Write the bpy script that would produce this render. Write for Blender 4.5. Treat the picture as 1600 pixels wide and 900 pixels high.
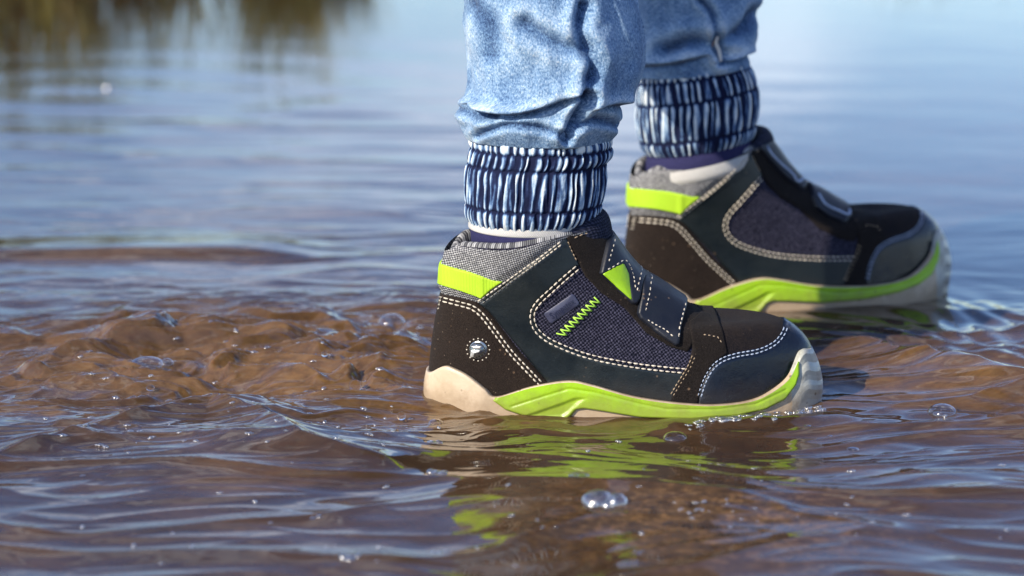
import bpy, math, random
import numpy as np
from mathutils import Vector
from mathutils.bvhtree import BVHTree

R = math.radians
rng = np.random.default_rng(7)
random.seed(7)
scene = bpy.context.scene
for o in list(bpy.data.objects): bpy.data.objects.remove(o)
C = scene.collection

# ------------------------------------------------------------------ camera
PITCH = R(12.34); CAM = np.array([0.0, -1.157, 0.3248]); PXA = 36.0/77.14/1600.0
cam_d = bpy.data.cameras.new('camera'); cam = bpy.data.objects.new('camera', cam_d); C.objects.link(cam)
cam_d.lens = 77.14; cam_d.sensor_width = 36.0; cam_d.clip_start = 0.05; cam_d.clip_end = 3000
cam.location = CAM; cam.rotation_euler = (math.pi/2 - PITCH, 0, 0)
cam_d.dof.use_dof = True; cam_d.dof.focus_distance = 1.165; cam_d.dof.aperture_fstop = 6.4
scene.camera = cam
# ------------------------------------------------------------------ light
SUN_EL = R(31.0); SUN_AZ = R(42.0)          # azimuth measured from -x towards the viewer (-y)
sun_dir = Vector((-math.cos(SUN_AZ)*math.cos(SUN_EL), -math.sin(SUN_AZ)*math.cos(SUN_EL), math.sin(SUN_EL)))
w = bpy.data.worlds.new('World'); scene.world = w; w.use_nodes = True
nt = w.node_tree; nt.nodes.clear()
sky = nt.nodes.new('ShaderNodeTexSky'); sky.sky_type = 'NISHITA'; sky.sun_disc = False
sky.sun_elevation = SUN_EL; sky.sun_rotation = math.atan2(sun_dir.x, sun_dir.y)
sky.air_density = 1.0; sky.dust_density = 0.3; sky.ozone_density = 3.0; sky.altitude = 600
bg = nt.nodes.new('ShaderNodeBackground'); bg.inputs[1].default_value = 0.15
out = nt.nodes.new('ShaderNodeOutputWorld')
hs = nt.nodes.new('ShaderNodeHueSaturation'); hs.inputs['Saturation'].default_value = 1.12; hs.inputs['Hue'].default_value = .513
tcw = nt.nodes.new('ShaderNodeTexCoord'); mpw = nt.nodes.new('ShaderNodeMapping'); mpw.inputs['Scale'].default_value = (1.4, 1.4, 5)
cn = nt.nodes.new('ShaderNodeTexNoise'); cn.inputs['Scale'].default_value = 2.2; cn.inputs['Detail'].default_value = 5; cn.inputs['Roughness'].default_value = .6
cr = nt.nodes.new('ShaderNodeValToRGB'); cr.color_ramp.elements[0].position = .52; cr.color_ramp.elements[1].position = .78; cr.color_ramp.elements[1].color = (.75, .75, .75, 1)
mxw = nt.nodes.new('ShaderNodeMix'); mxw.data_type = 'RGBA'; mxw.inputs[7].default_value = (13, 13.2, 14, 1)       # thin high cloud, added to whiten the reflections on the waves
nt.links.new(tcw.outputs['Generated'], mpw.inputs[0]); nt.links.new(mpw.outputs[0], cn.inputs['Vector']); nt.links.new(cn.outputs[0], cr.inputs[0])
nt.links.new(sky.outputs[0], hs.inputs['Color']); nt.links.new(hs.outputs[0], mxw.inputs[6]); nt.links.new(cr.outputs[0], mxw.inputs[0]); nt.links.new(mxw.outputs[2], bg.inputs[0]); nt.links.new(bg.outputs[0], out.inputs[0])
sd_ = bpy.data.lights.new('sun', 'SUN'); sun = bpy.data.objects.new('sun', sd_); C.objects.link(sun)
sd_.energy = 5.0; sd_.angle = R(0.5); sd_.color = (1.0, 0.89, 0.73)
sun.rotation_euler = sun_dir.to_track_quat('Z', 'Y').to_euler(); sun.location = (-2, -2, 3)
# ------------------------------------------------------------------ exposure
scene.view_settings.view_transform = 'Standard'; scene.view_settings.look = 'None'
scene.view_settings.exposure = 0.3; scene.view_settings.gamma = 1.0
scene.cycles.use_denoising = True
scene.cycles.max_bounces = 8; scene.cycles.transparent_max_bounces = 12
scene.cycles.sample_clamp_indirect = 6.0

# ================================================================== maths helpers
cp_, sp_ = math.cos(PITCH), math.sin(PITCH)
def project(x, y, z):
    rx = x-CAM[0]; ry = y-CAM[1]; rz = z-CAM[2]
    d = ry*cp_ - rz*sp_; u = ry*sp_ + rz*cp_
    return 800 + rx/d/PXA, 450 - u/d/PXA
def unproj(px, py, y):            # a sight line met with the plane y = const
    a = (np.asarray(px, float)-800)*PXA; b = (450-np.asarray(py, float))*PXA
    dy = cp_ + b*sp_; dz = -sp_ + b*cp_
    t = (y-CAM[1])/dy
    return CAM[0]+a*t, CAM[2]+dz*t
WL = .0085                       # height of the calm water
def ground(px, py, z=WL):
    a = (px-800)*PXA; b = (450-py)*PXA
    dy = cp_ + b*sp_; dz = -sp_ + b*cp_
    t = (z-CAM[2])/dz
    return CAM[0]+a*t, CAM[1]+dy*t
def sstep(e0, e1, x):
    t = np.clip((x-e0)/(e1-e0), 0, 1); return t*t*(3-2*t)
def lerp(a, b, t): return a+(b-a)*t
def catmull(pts, n=8, closed=False):
    p = np.array(pts, float); N = len(p); o = []
    rg = range(N) if closed else range(N-1)
    for i in rg:
        if closed: a, b, c, d = p[(i-1) % N], p[i], p[(i+1) % N], p[(i+2) % N]
        else: a, b, c, d = p[max(i-1, 0)], p[i], p[i+1], p[min(i+2, N-1)]
        for k in range(n):
            t = k/n
            o.append(.5*((2*b)+(-a+c)*t+(2*a-5*b+4*c-d)*t*t+(-a+3*b-3*c+d)*t**3))
    if not closed: o.append(p[-1])
    return np.array(o)
def resample(p, n):
    p = np.asarray(p, float); s = np.r_[0, np.cumsum(np.linalg.norm(np.diff(p, axis=0), axis=1))]
    q = np.linspace(0, s[-1], n)
    return np.stack([np.interp(q, s, p[:, i]) for i in range(p.shape[1])], 1)
def linedist(X, Y, line):
    best = np.full(X.shape, 1e9); p = np.asarray(line, float)
    for i in range(len(p)-1):
        ax, ay = p[i]; bx, by = p[i+1]; dx, dy = bx-ax, by-ay; L = dx*dx+dy*dy+1e-12
        t = np.clip(((X-ax)*dx+(Y-ay)*dy)/L, 0, 1)
        best = np.minimum(best, (X-ax-t*dx)**2+(Y-ay-t*dy)**2)
    return np.sqrt(best)
def polysd(X, Y, poly):           # signed distance, positive inside
    p = np.asarray(poly, float); d = linedist(X, Y, np.vstack([p, p[:1]]))
    ins = np.zeros(X.shape, bool); N = len(p)
    for i in range(N):
        x1, y1 = p[i]; x2, y2 = p[(i+1) % N]
        if y1 == y2: continue
        c = ((y1 > Y) != (y2 > Y)) & (X < (x2-x1)*(Y-y1)/(y2-y1)+x1)
        ins ^= c
    return np.where(ins, d, -d)
_perm = rng.permutation(1024); _perm = np.r_[_perm, _perm]
_ang = rng.random(1024)*2*np.pi; _gx = np.cos(_ang); _gy = np.sin(_ang)
def perlin(x, y, seed=0):
    x = np.asarray(x, float)+seed*17.31; y = np.asarray(y, float)+seed*9.77
    xi = np.floor(x).astype(int); yi = np.floor(y).astype(int); xf = x-xi; yf = y-yi
    u = xf**3*(xf*(xf*6-15)+10); v = yf**3*(yf*(yf*6-15)+10)
    def g(i, j):
        h = _perm[(_perm[(xi+i) & 1023]+(yi+j)) & 1023]
        return _gx[h]*(xf-i)+_gy[h]*(yf-j)
    a = lerp(g(0, 0), g(1, 0), u); b = lerp(g(0, 1), g(1, 1), u)
    return 1.5*lerp(a, b, v)
def fbm(x, y, o=4, seed=0, gain=.5):
    s = 0; a = 1; f = 1
    for k in range(o):
        s = s+a*perlin(x*f, y*f, seed+k*3); a *= gain; f *= 2.03
    return s

# ================================================================== mesh helpers
def make_obj(name, verts, faces, mats, parent=None, uv=None, attrs=None, midx=None, smooth=True):
    me = bpy.data.meshes.new(name)
    verts = np.asarray(verts, np.float32); nv = len(verts)
    if isinstance(faces, np.ndarray):
        k = faces.shape[1]; me.vertices.add(nv); me.vertices.foreach_set('co', verts.ravel())
        me.loops.add(faces.size); me.loops.foreach_set('vertex_index', faces.ravel().astype(np.int32))
        me.polygons.add(len(faces)); me.polygons.foreach_set('loop_start', np.arange(0, faces.size, k, dtype=np.int32))
        me.update(calc_edges=True)
    else:
        me.from_pydata([tuple(v) for v in verts], [], [tuple(f) for f in faces]); me.update()
    if uv is not None:
        ul = me.uv_layers.new(name='UVMap'); li = np.zeros(len(me.loops), np.int32)
        me.loops.foreach_get('vertex_index', li)
        ul.data.foreach_set('uv', np.asarray(uv, np.float32)[li].ravel())
    for an, av in (attrs or {}).items():
        at = me.attributes.new(an, 'FLOAT', 'POINT'); at.data.foreach_set('value', np.asarray(av, np.float32).ravel())
    for m in (mats if isinstance(mats, (list, tuple)) else [mats]): me.materials.append(m)
    if midx is not None: me.polygons.foreach_set('material_index', np.asarray(midx, np.int32))
    me.polygons.foreach_set('use_smooth', np.full(len(me.polygons), smooth, bool))
    me.validate(); me.update()
    o = bpy.data.objects.new(name, me); C.objects.link(o)
    if parent is not None: o.parent = parent
    return o
def grid_faces(nr, nc, wrap=False):
    j = np.arange(nc if wrap else nc-1); i = np.arange(nr-1)
    I, J = np.meshgrid(i, j, indexing='ij'); J2 = (J+1) % nc
    return np.stack([I*nc+J, I*nc+J2, (I+1)*nc+J2, (I+1)*nc+J], -1).reshape(-1, 4)
def compact(verts, faces, extra):
    used = np.zeros(len(verts), bool); used[faces.ravel()] = True
    m = np.cumsum(used)-1
    return verts[used], m[faces], [e[used] for e in extra]
class Geo:                        # collects small pieces into one mesh
    def __init__(s): s.v = []; s.f = []; s.m = []; s.n = 0
    def add(s, v, f, m=0):
        v = np.asarray(v, float); s.v.append(v)
        for q in f: s.f.append(tuple(int(a)+s.n for a in q)); s.m.append(m)
        s.n += len(v)
    def tube(s, pts, r, k=6, m=0, caps=True, flat=1.0):
        pts = np.asarray(pts, float); n = len(pts)
        r = np.full(n, r) if np.isscalar(r) else np.asarray(r)
        V = []
        for i in range(n):
            t = pts[min(i+1, n-1)]-pts[max(i-1, 0)]; t = t/(np.linalg.norm(t)+1e-12)
            a = np.cross(t, [0, 0, 1.0]) if abs(t[2]) < .9 else np.cross(t, [0, 1.0, 0])
            a /= np.linalg.norm(a); b = np.cross(t, a)
            for q in range(k):
                an = 2*np.pi*q/k; V.append(pts[i]+r[i]*(np.cos(an)*a+flat*np.sin(an)*b))
        F = [(i*k+q, i*k+(q+1) % k, (i+1)*k+(q+1) % k, (i+1)*k+q) for i in range(n-1) for q in range(k)]
        if caps: F.append(tuple(range(k))[::-1]); F.append(tuple((n-1)*k+q for q in range(k)))
        s.add(V, F, m)
    def build(s, name, mats, parent=None, smooth=True):
        return make_obj(name, np.vstack(s.v), s.f, mats, parent, midx=s.m, smooth=smooth)
def tag(o, label=None, cat=None, group=None, kind=None):
    if label: o['label'] = label
    if cat: o['category'] = cat
    if group: o['group'] = group
    if kind: o['kind'] = kind
    return o

# ================================================================== materials
class NB:
    def __init__(s, name):
        s.mat = bpy.data.materials.new(name); s.mat.use_nodes = True
        s.t = s.mat.node_tree; s.b = s.t.nodes['Principled BSDF']
    def n(s, typ, **kw):
        nd = s.t.nodes.new(typ)
        for k, v in kw.items():
            if k.startswith('i_'): nd.inputs[k[2:].replace('_', ' ')].default_value = v
            else: setattr(nd, k, v)
        return nd
    def l(s, a, b): s.t.links.new(a, b)
    def ramp(s, fac, stops, interp='LINEAR'):
        r = s.n('ShaderNodeValToRGB'); r.color_ramp.interpolation = interp
        e = r.color_ramp.elements
        while len(e) < len(stops): e.new(.5)
        for q, (p, c) in zip(e, stops): q.position = p; q.color = (*c, 1)
        s.l(fac, r.inputs[0]); return r.outputs[0]
    def coord(s, kind='Object', scale=(1, 1, 1), rot=0):
        tc = s.n('ShaderNodeTexCoord'); mp = s.n('ShaderNodeMapping'); mp.inputs['Scale'].default_value = scale
        mp.inputs['Rotation'].default_value = (0, 0, rot)
        s.l(tc.outputs[kind], mp.inputs[0]); return mp.outputs[0]
    def noise(s, vec, scale, detail=4, rough=.6, dist=0):
        nn = s.n('ShaderNodeTexNoise'); nn.inputs['Scale'].default_value = scale; nn.inputs['Detail'].default_value = detail
        nn.inputs['Roughness'].default_value = rough; nn.inputs['Distortion'].default_value = dist
        s.l(vec, nn.inputs['Vector']); return nn.outputs[0]
    def math(s, op, a, b=None, clamp=False):
        m = s.n('ShaderNodeMath', operation=op); m.use_clamp = clamp
        for i, q in enumerate((a, b)):
            if q is None: continue
            if isinstance(q, (int, float)): m.inputs[i].default_value = q
            else: s.l(q, m.inputs[i])
        return m.outputs[0]
    def mix(s, fac, a, b, blend='MIX'):
        m = s.n('ShaderNodeMix', data_type='RGBA', blend_type=blend)
        for i, q in ((0, fac), (6, a), (7, b)):
            if isinstance(q, (int, float)): m.inputs[i].default_value = q
            elif isinstance(q, tuple): m.inputs[i].default_value = (*q, 1)
            else: s.l(q, m.inputs[i])
        return m.outputs[2]
    def bump(s, h, strength, dist=.001, prev=None):
        b = s.n('ShaderNodeBump'); b.inputs['Strength'].default_value = strength; b.inputs['Distance'].default_value = dist
        s.l(h, b.inputs['Height'])
        if prev is not None: s.l(prev, b.inputs['Normal'])
        s.l(b.outputs[0], s.b.inputs['Normal']); return b.outputs[0]
    def set(s, **kw):
        for k, v in kw.items():
            k = k.replace('_', ' ')
            if isinstance(v, (int, float)): s.b.inputs[k].default_value = v
            elif isinstance(v, tuple): s.b.inputs[k].default_value = (*v, 1) if len(v) == 3 else v
            else: s.l(v, s.b.inputs[k])
        return s

def splash(m, col, co, dens=.60, c=(.20, .13, .08)):
    v = m.n('ShaderNodeTexVoronoi', feature='F1'); v.inputs['Scale'].default_value = 260; v.inputs['Randomness'].default_value = 1; m.l(co, v.inputs['Vector'])
    d = m.ramp(m.math('ADD', v.outputs['Distance'], m.math('MULTIPLY', m.noise(co, 900, 2), .2)), [(.22, (1, 1, 1)), (.30, (0, 0, 0))])
    g = m.ramp(m.noise(co, 48, 3), [(dens, (0, 0, 0)), (dens+.05, (1, 1, 1))])
    return m.mix(m.math('MULTIPLY', m.math('MULTIPLY', d, g), .75), col, c)
def mudline(m, col, co, top=.020, c=(.20, .125, .065), amt=.45):
    s_ = m.n('ShaderNodeSeparateXYZ'); m.l(co, s_.inputs[0])
    hh = m.math('ADD', s_.outputs[2], m.math('MULTIPLY', m.math('SUBTRACT', m.noise(co, 70, 5, .7), .5), .022))
    f = m.ramp(m.math('MULTIPLY', hh, 20.0), [(top*20-.12, (1, 1, 1)), (top*20+.10, (0, 0, 0))])
    return m.mix(m.math('MULTIPLY', f, amt), col, c)
def mat_leather(name, c1, c2, rough=.42, scuff=(.1, .1, .09)):
    m = NB(name); co = m.coord()
    a = m.noise(co, 45, 5); base = m.ramp(a, [(.3, c1), (.7, c2)])
    s2 = m.noise(co, 900, 2, .7); sp = m.ramp(s2, [(.68, (0, 0, 0)), (.76, (1, 1, 1))])
    col = splash(m, mudline(m, m.mix(m.math('MULTIPLY', sp, .35), base, scuff), co, .026, (.03, .022, .016)), co)
    v = m.n('ShaderNodeTexVoronoi', feature='DISTANCE_TO_EDGE'); v.inputs['Scale'].default_value = 900; m.l(co, v.inputs['Vector'])
    r = m.ramp(a, [(.3, (rough-.12,)*3), (.7, (rough+.12,)*3)])
    m.set(Base_Color=col, Roughness=r); b = m.bump(v.outputs[0], .12, .0006)
    m.bump(m.noise(co, 160, 4), .25, .001, b)
    return m.mat
def mat_suede(name, c1, c2, speck=.5):
    m = NB(name); co = m.coord()
    a = m.noise(co, 60, 6, .7); f = m.noise(co, 1500, 3, .8)
    base = m.ramp(a, [(.3, c1), (.72, c2)])
    col = m.mix(m.math('MULTIPLY', m.ramp(f, [(.4, (0, 0, 0)), (.75, (1, 1, 1))]), .7), base, tuple(min(1, q*2.6+.006) for q in c2))
    sp = m.n('ShaderNodeTexVoronoi', feature='F1'); sp.inputs['Scale'].default_value = 420; m.l(co, sp.inputs['Vector'])
    dots = m.ramp(sp.outputs['Distance'], [(.07, (1, 1, 1)), (.13, (0, 0, 0))])
    gate = m.ramp(m.noise(co, 230, 1), [(.56, (0, 0, 0)), (.62, (1, 1, 1))])
    col = m.mix(m.math('MULTIPLY', m.math('MULTIPLY', dots, gate), speck), col, (.35, .27, .2))
    col = splash(m, col, co, .58)
    m.set(Base_Color=col, Roughness=.92, Specular_IOR_Level=.12)
    m.b.inputs['Sheen Weight'].default_value = .03; m.b.inputs['Sheen Roughness'].default_value = .5
    b = m.bump(f, .8, .0012); m.bump(a, .3, .002, b)
    return m.mat
def mat_weave(name, dark, light, period, amt=.8, jitter=.35, rot=.0):
    m = NB(name); uvn = m.n('ShaderNodeUVMap'); uvn.uv_map = 'UVMap'
    mp = m.n('ShaderNodeMapping'); mp.inputs['Rotation'].default_value = (0, 0, rot); m.l(uvn.outputs[0], mp.inputs[0])
    nz = m.n('ShaderNodeTexNoise'); nz.inputs['Scale'].default_value = .12; nz.inputs['Detail'].default_value = 2; m.l(mp.outputs[0], nz.inputs['Vector'])
    ad = m.n('ShaderNodeVectorMath', operation='SCALE'); m.l(nz.outputs['Color'], ad.inputs[0]); ad.inputs['Scale'].default_value = jitter*period
    sm = m.n('ShaderNodeVectorMath', operation='ADD'); m.l(mp.outputs[0], sm.inputs[0]); m.l(ad.outputs[0], sm.inputs[1])
    sx = m.n('ShaderNodeSeparateXYZ'); m.l(sm.outputs[0], sx.inputs[0])
    k = 2*math.pi/period
    a = m.math('SINE', m.math('MULTIPLY', sx.outputs[0], k)); b = m.math('SINE', m.math('MULTIPLY', sx.outputs[1], k))
    h = m.math('ADD', m.math('MULTIPLY', m.math('MULTIPLY', a, b), .5), .5)
    rnd = m.noise(sm.outputs[0], 1.0/period*1.3, 2, .8)
    f = m.math('MULTIPLY', m.ramp(h, [(.35, (0, 0, 0)), (.75, (1, 1, 1))]), m.ramp(rnd, [(.3, (.15,)*3), (.65, (1,)*3)]))
    m.set(Base_Color=m.mix(m.math('MULTIPLY', f, amt), dark, light), Roughness=.85, Specular_IOR_Level=.15)
    m.bump(h, .6, .0008)
    return m.mat
def mat_rubber(name, c1, c2, dirt=(.25, .16, .09), damt=.5, rough=.38, ridge=0):
    m = NB(name); co = m.coord()
    base = m.ramp(m.noise(co, 35, 4), [(.3, c1), (.7, c2)])
    d = m.ramp(m.noise(co, 90, 6, .75), [(.5, (0, 0, 0)), (.75, (1, 1, 1))])
    col = m.mix(m.math('MULTIPLY', d, damt), base, dirt)
    v = m.n('ShaderNodeTexVoronoi', feature='F1'); v.inputs['Scale'].default_value = 130; m.l(co, v.inputs['Vector'])
    dots = m.math('MULTIPLY', m.ramp(v.outputs['Distance'], [(.08, (1, 1, 1)), (.14, (0, 0, 0))]), m.ramp(m.noise(co, 60, 1), [(.55, (0, 0, 0)), (.6, (1, 1, 1))]))
    col = m.mix(m.math('MULTIPLY', dots, .7), col, tuple(q*.3 for q in dirt))
    if ridge or damt > .3: col = mudline(m, col, co)
    m.set(Base_Color=col, Roughness=rough)
    m.b.inputs['Subsurface Weight'].default_value = .04; m.b.inputs['Subsurface Radius'].default_value = (.004, .004, .002)
    m.b.inputs['Subsurface Scale'].default_value = .3
    b = m.bump(m.noise(co, 300, 5, .7), .25, .001)
    if ridge:
        at = m.n('ShaderNodeAttribute', attribute_name='ridge'); m.bump(at.outputs['Fac'], .9, .0015, b)
    return m.mat
def mat_plain(name, c, rough=.6, metal=0, spec=.5, nz=.0):
    m = NB(name); co = m.coord()
    col = m.ramp(m.noise(co, 200, 3), [(.3, tuple(q*.8 for q in c)), (.7, tuple(min(1, q*1.15) for q in c))])
    m.set(Base_Color=col, Roughness=rough, Metallic=metal, Specular_IOR_Level=spec)
    m.bump(m.noise(co, 700, 3), .2, .0005)
    return m.mat

M_quarter = mat_leather('green_black_leather', (.005, .009, .012), (.009, .014, .016), .36)
M_toe = mat_leather('navy_leather', (.003, .005, .012), (.005, .009, .020), .22, (.05, .06, .08))
M_counter = mat_suede('brown_suede', (.010, .007, .006), (.019, .013, .010), 1.0)
M_strip = mat_suede('black_suede', (.007, .0055, .005), (.014, .011, .010), .3)
M_vamp = mat_suede('navy_suede', (.004, .005, .010), (.018, .013, .011), .2)
M_strap = mat_leather('navy_strap', (.003, .005, .012), (.006, .009, .018), .5, (.04, .05, .08))
M_strapedge = mat_suede('strap_edge', (.008, .006, .005), (.02, .013, .009), .5)
M_mesh = mat_weave('navy_mesh_fabric', (.003, .004, .012), (.12, .115, .18), 6.2, .72, .9, .12)
M_collar = mat_weave('grey_woven_textile', (.06, .062, .07), (.62, .62, .62), 4.6, .95, .5, .5)
M_tongue = mat_weave('navy_tongue_fabric', (.008, .011, .024), (.06, .065, .11), 6, .8, .9, .7)
M_tab = mat_rubber('lime_webbing', (.36, .60, .015), (.42, .66, .02), (.35, .4, .05), .1, .7)
M_trim = mat_rubber('lime_rubber', (.27, .50, .010), (.34, .58, .014), (.24, .2, .05), .4, .33)
M_sole = mat_rubber('beige_rubber', (.50, .39, .26), (.62, .50, .36), (.30, .2, .12), .55, .42, 1)
M_bump = mat_rubber('grey_rubber', (.42, .43, .38), (.58, .58, .52), (.12, .09, .06), .8, .35, 1)
M_thread = mat_plain('pale_thread', (.62, .56, .46), .7)
M_threadb = mat_plain('blue_thread', (.35, .42, .55), .7)
M_threadg = mat_plain('lime_thread', (.42, .75, .08), .6)
M_threadt = mat_plain('tan_thread', (.36, .27, .18), .7)
M_lining = mat_plain('black_lining', (.02, .02, .025), .9)
M_patch = mat_plain('translucent_grey_rubber', (.05, .055, .10), .38)
M_patchtxt = mat_plain('dark_embossing', (.015, .02, .05), .35)
M_metal = mat_plain('gunmetal', (.30, .33, .34), .22, .9)
M_silver = mat_plain('silver', (.85, .85, .8), .25, .6)

# ================================================================== the water height
CX, CY = 0.022, 0.0
def pxw(px, py): return ground(px, py)
bow = np.array([pxw(*p) for p in [(1262, 545), (1330, 548), (1400, 565), (1480, 592), (1560, 618), (1680, 655), (1900, 720)]])
backr = np.array([pxw(*p) for p in [(-150, 402), (0, 400), (180, 398), (360, 400), (520, 404)]])
vl = np.array([pxw(*p) for p in [(-60, 745), (120, 690), (250, 660), (330, 640), (400, 660), (470, 715), (600, 735)]])
lump = [(230, 540, 40, .006), (330, 545, 40, .007), (380, 520, 50, .006), (440, 545, 38, .008), (540, 520, 36, .007), (600, 560, 60, .006), (250, 590, 60, .006),
        (460, 600, 45, .007), (520, 640, 70, .006), (610, 600, 30, .006), (160, 575, 40, .008), (640, 560, 30, .006)]
lump = [(*pxw(a, b), c*PXA*1.25, h) for a, b, c, h in lump]
hump2 = [(*pxw(900, 770), .05, .004), (*pxw(1120, 790), .06, .004), (*pxw(350, 720), .07, .007), (*pxw(1450, 770), .06, .005)]
def water_h(x, y):
    x = np.asarray(x, float); y = np.asarray(y, float)
    h = np.full(np.broadcast(x, y).shape, WL)
    r = np.hypot(x, y)
    near = np.exp(-(r/.62)**2)*(1-.75*sstep(.05, .3, x)*sstep(.15, .35, y))*(1-.6*sstep(.17, .30, y))
    wx = x+.03*perlin(x*7, y*7, 3); wy = y+.03*perlin(x*7, y*7, 5)
    calmfix = 1-.88*np.exp(-(((x-.05)/.14)**2+((y+.10)/.085)**2)**1.5)
    # long swell, stretched sideways, smaller ripples on top
    h += .0035*perlin(wx*5, wy*11, 1)*(.10+.90*near)
    h += .0016*calmfix*fbm(wx*15, wy*27, 2, 2)*(.05+.95*near)
    h += .00012*perlin(wx*45, wy*120, 9)*near*calmfix
    # choppy wake behind the heel: rounded lumps meeting in sharp creases
    cx, cy = -.155, .088
    wr = .35*perlin(x*9, y*12, 91)
    A = np.exp(-((np.abs(x-cx)/.17)**3+(np.abs(y-cy)/.128)**2.4)*(1+1.6*wr))

    lx = x*.9+.026*perlin(x*16, y*22, 21)+.008*perlin(x*40, y*55, 22)+.25*(y-.1); ly = y+.016*perlin(x*18, y*26, 23)-.12*x
    b1 = np.abs(perlin(lx*13, ly*21, 11)); b2 = np.abs(perlin(lx*29, ly*50, 12)); b3 = np.abs(perlin(lx*62, ly*120, 14))
    rg = (1-np.abs(perlin(lx*7+3, ly*22, 15)))**3; rg2 = (1-np.abs(perlin(lx*15, ly*50, 16)))**3; rg3 = (1-np.abs(perlin(lx*34, ly*120, 17)))**3
    h += A*(.0125*np.sqrt(b1*b1+.0012)+.0050*np.sqrt(b2*b2+.0012)+.0009*b3+.0085*rg+.0056*rg2+.0020*rg3-.007)*1.0
    h += A*.006*np.exp(-((y-.15-.2*(x+.15))/.045)**2)
    q1 = (1-np.abs(perlin(wx*5+.8*wy, wy*19, 18)))**4; q2 = (1-np.abs(perlin(wx*11-2*wy, wy*48, 19)))**4
    h += near*calmfix*(.0030*q1+.0007*q2)*(1-.5*A)
    for (a, b, s, hh) in lump:
        hh = hh*.55; s = s*1.2
        q = ((x-a)**2+((y-b)*.8)**2)/(s*s); h += hh*np.maximum(0, 1-q)**1.2*.9
    # froth line round the shoe + moderate chop in front
    B = np.exp(-(((x-.03)/.22)**2+((y+.06)/.06)**2))
    h += B*(.0004*np.abs(perlin(wx*38, wy*38, 31))+.0016*perlin(wx*14, wy*27, 32))
    # bow wave leaving the toe, steep on its far side
    d = linedist(x, y, bow); sgn = np.interp(x, bow[:, 0], bow[:, 1]); side = y-sgn
    am = sstep(.15, .27, x)
    width = np.where(side > 0, .009, .030)
    bw = d+.004*perlin(x*40, y*40, 41)
    h += am*.016*np.exp(-(np.maximum(bw, 0)/width)**1.5)
    lap = np.exp(-((y+.046)/.016)**2)*sstep(.04, .10, x)*sstep(.20, .16, x)
    h += lap*(.0035+.002*perlin(x*45, y*45, 95))
    # fan of fine ripples inside and outside the bow wave
    ph = (x-.15)*.62+(y+.02)
    I = sstep(.03, .06, sgn-y)*am*np.exp(-((y+.02)/.13)**2)
    h += I*.0009*np.sin(ph*2*np.pi/.019+9*perlin(x*12, y*14, 43))*(.4+.6*perlin(x*16, y*16, 44))
    O = np.exp(-(((x-.30)/.09)**2+((y-.14)/.1)**2))*sstep(0, .02, y-sgn)
    h += O*.0007*np.sin((x*.9+y*.35)*2*np.pi/.021+7*perlin(x*11, y*11, 46))
    # wave facing the viewer behind the wake
    d2 = y-np.interp(x, backr[:, 0], backr[:, 1]); e2 = sstep(-.1, -.2, x)
    h += e2*.0055*np.exp(-(d2/np.where(d2 > 0, .05, .016))**2)*(1+.3*perlin(x*6, y*3, 51))
    # pointed crest in the left foreground
    d3 = linedist(x, y, vl); fr = sstep(.0, -.09, x)
    h += fr*.0075*np.exp(-np.abs(d3+.002*perlin(x*30, y*30, 52))/.016)
    for (a, b, s, hh) in hump2: h += hh*np.exp(-((x-a)**2+((y-b)*1.6)**2)/(s*s))
    st = (1-np.abs(perlin(x*1.6+2.5*y, y*7.5, 62)))**5+.5*(1-np.abs(perlin(x*3.4-1.5*y, y*17, 63)))**5
    h += .0013*st*np.exp(-((y-1.0)/.5)**2)*sstep(.15, -.15, x)
    # rings spreading far behind
    rr = np.hypot(x+.5, (y-1.3)); h += .0007*np.sin(rr*2*np.pi/.23+2*perlin(x*2, y*2, 61))*np.exp(-((y-1.25)/.45)**2)*sstep(.1, -.3, x)
    return h

# ================================================================== ground, water
def shore_y(x): return 4.25+.25*np.sin(x*1.3+.6)+.18*np.sin(x*3.1)-.35*np.exp(-((x+1.1)/.5)**2)
def ground_h(x, y):
    r = np.hypot(x, y-1.2)
    s = np.minimum(y-shore_y(x), 40)
    side = np.maximum(np.abs(x)-4.3-.4*np.sin(y*1.1), -2.2-y)
    s = np.maximum(s, side)
    base = np.where(s < 0, -.05*sstep(0, -.8, s)-.006, .10*sstep(-.05, .9, s)-.006)
    return base+.02*fbm(x*1.3, y*1.3, 4, 71)*sstep(-.1, .4, s)+.15*sstep(2, 30, s)*perlin(x*.1, y*.1, 5)
ax = np.concatenate([-np.geomspace(1500, 5, 28), np.linspace(-4.9, 4.9, 160), np.geomspace(5, 1500, 28)])
ay = np.concatenate([-np.geomspace(1500, 3, 22), np.linspace(-2.9, 7, 200), np.geomspace(7.2, 1500, 32)])
GX, GY = np.meshgrid(ax, ay)
GZ = ground_h(GX, GY)
m = NB('wet_mud_and_grass'); co = m.coord()
mud = m.ramp(m.noise(co, 9, 8, .7), [(.3, (.035, .022, .012)), (.7, (.10, .065, .035))])
grs = m.ramp(m.noise(co, 14, 6, .7), [(.3, (.03, .05, .012)), (.7, (.10, .12, .03))])
sep = m.n('ShaderNodeSeparateXYZ'); m.l(co, sep.inputs[0])
gf = m.ramp(m.math('ADD', sep.outputs[2], m.math('MULTIPLY', m.noise(co, 4, 4), .06)), [(.075, (0, 0, 0)), (.11, (1, 1, 1))])
m.set(Base_Color=m.mix(gf, mud, grs), Roughness=.7); m.bump(m.noise(co, 30, 8, .7), .8, .02)
tag(make_obj('ground', np.stack([GX, GY, GZ], -1).reshape(-1, 3), grid_faces(*GX.shape), m.mat), kind='structure')

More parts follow.
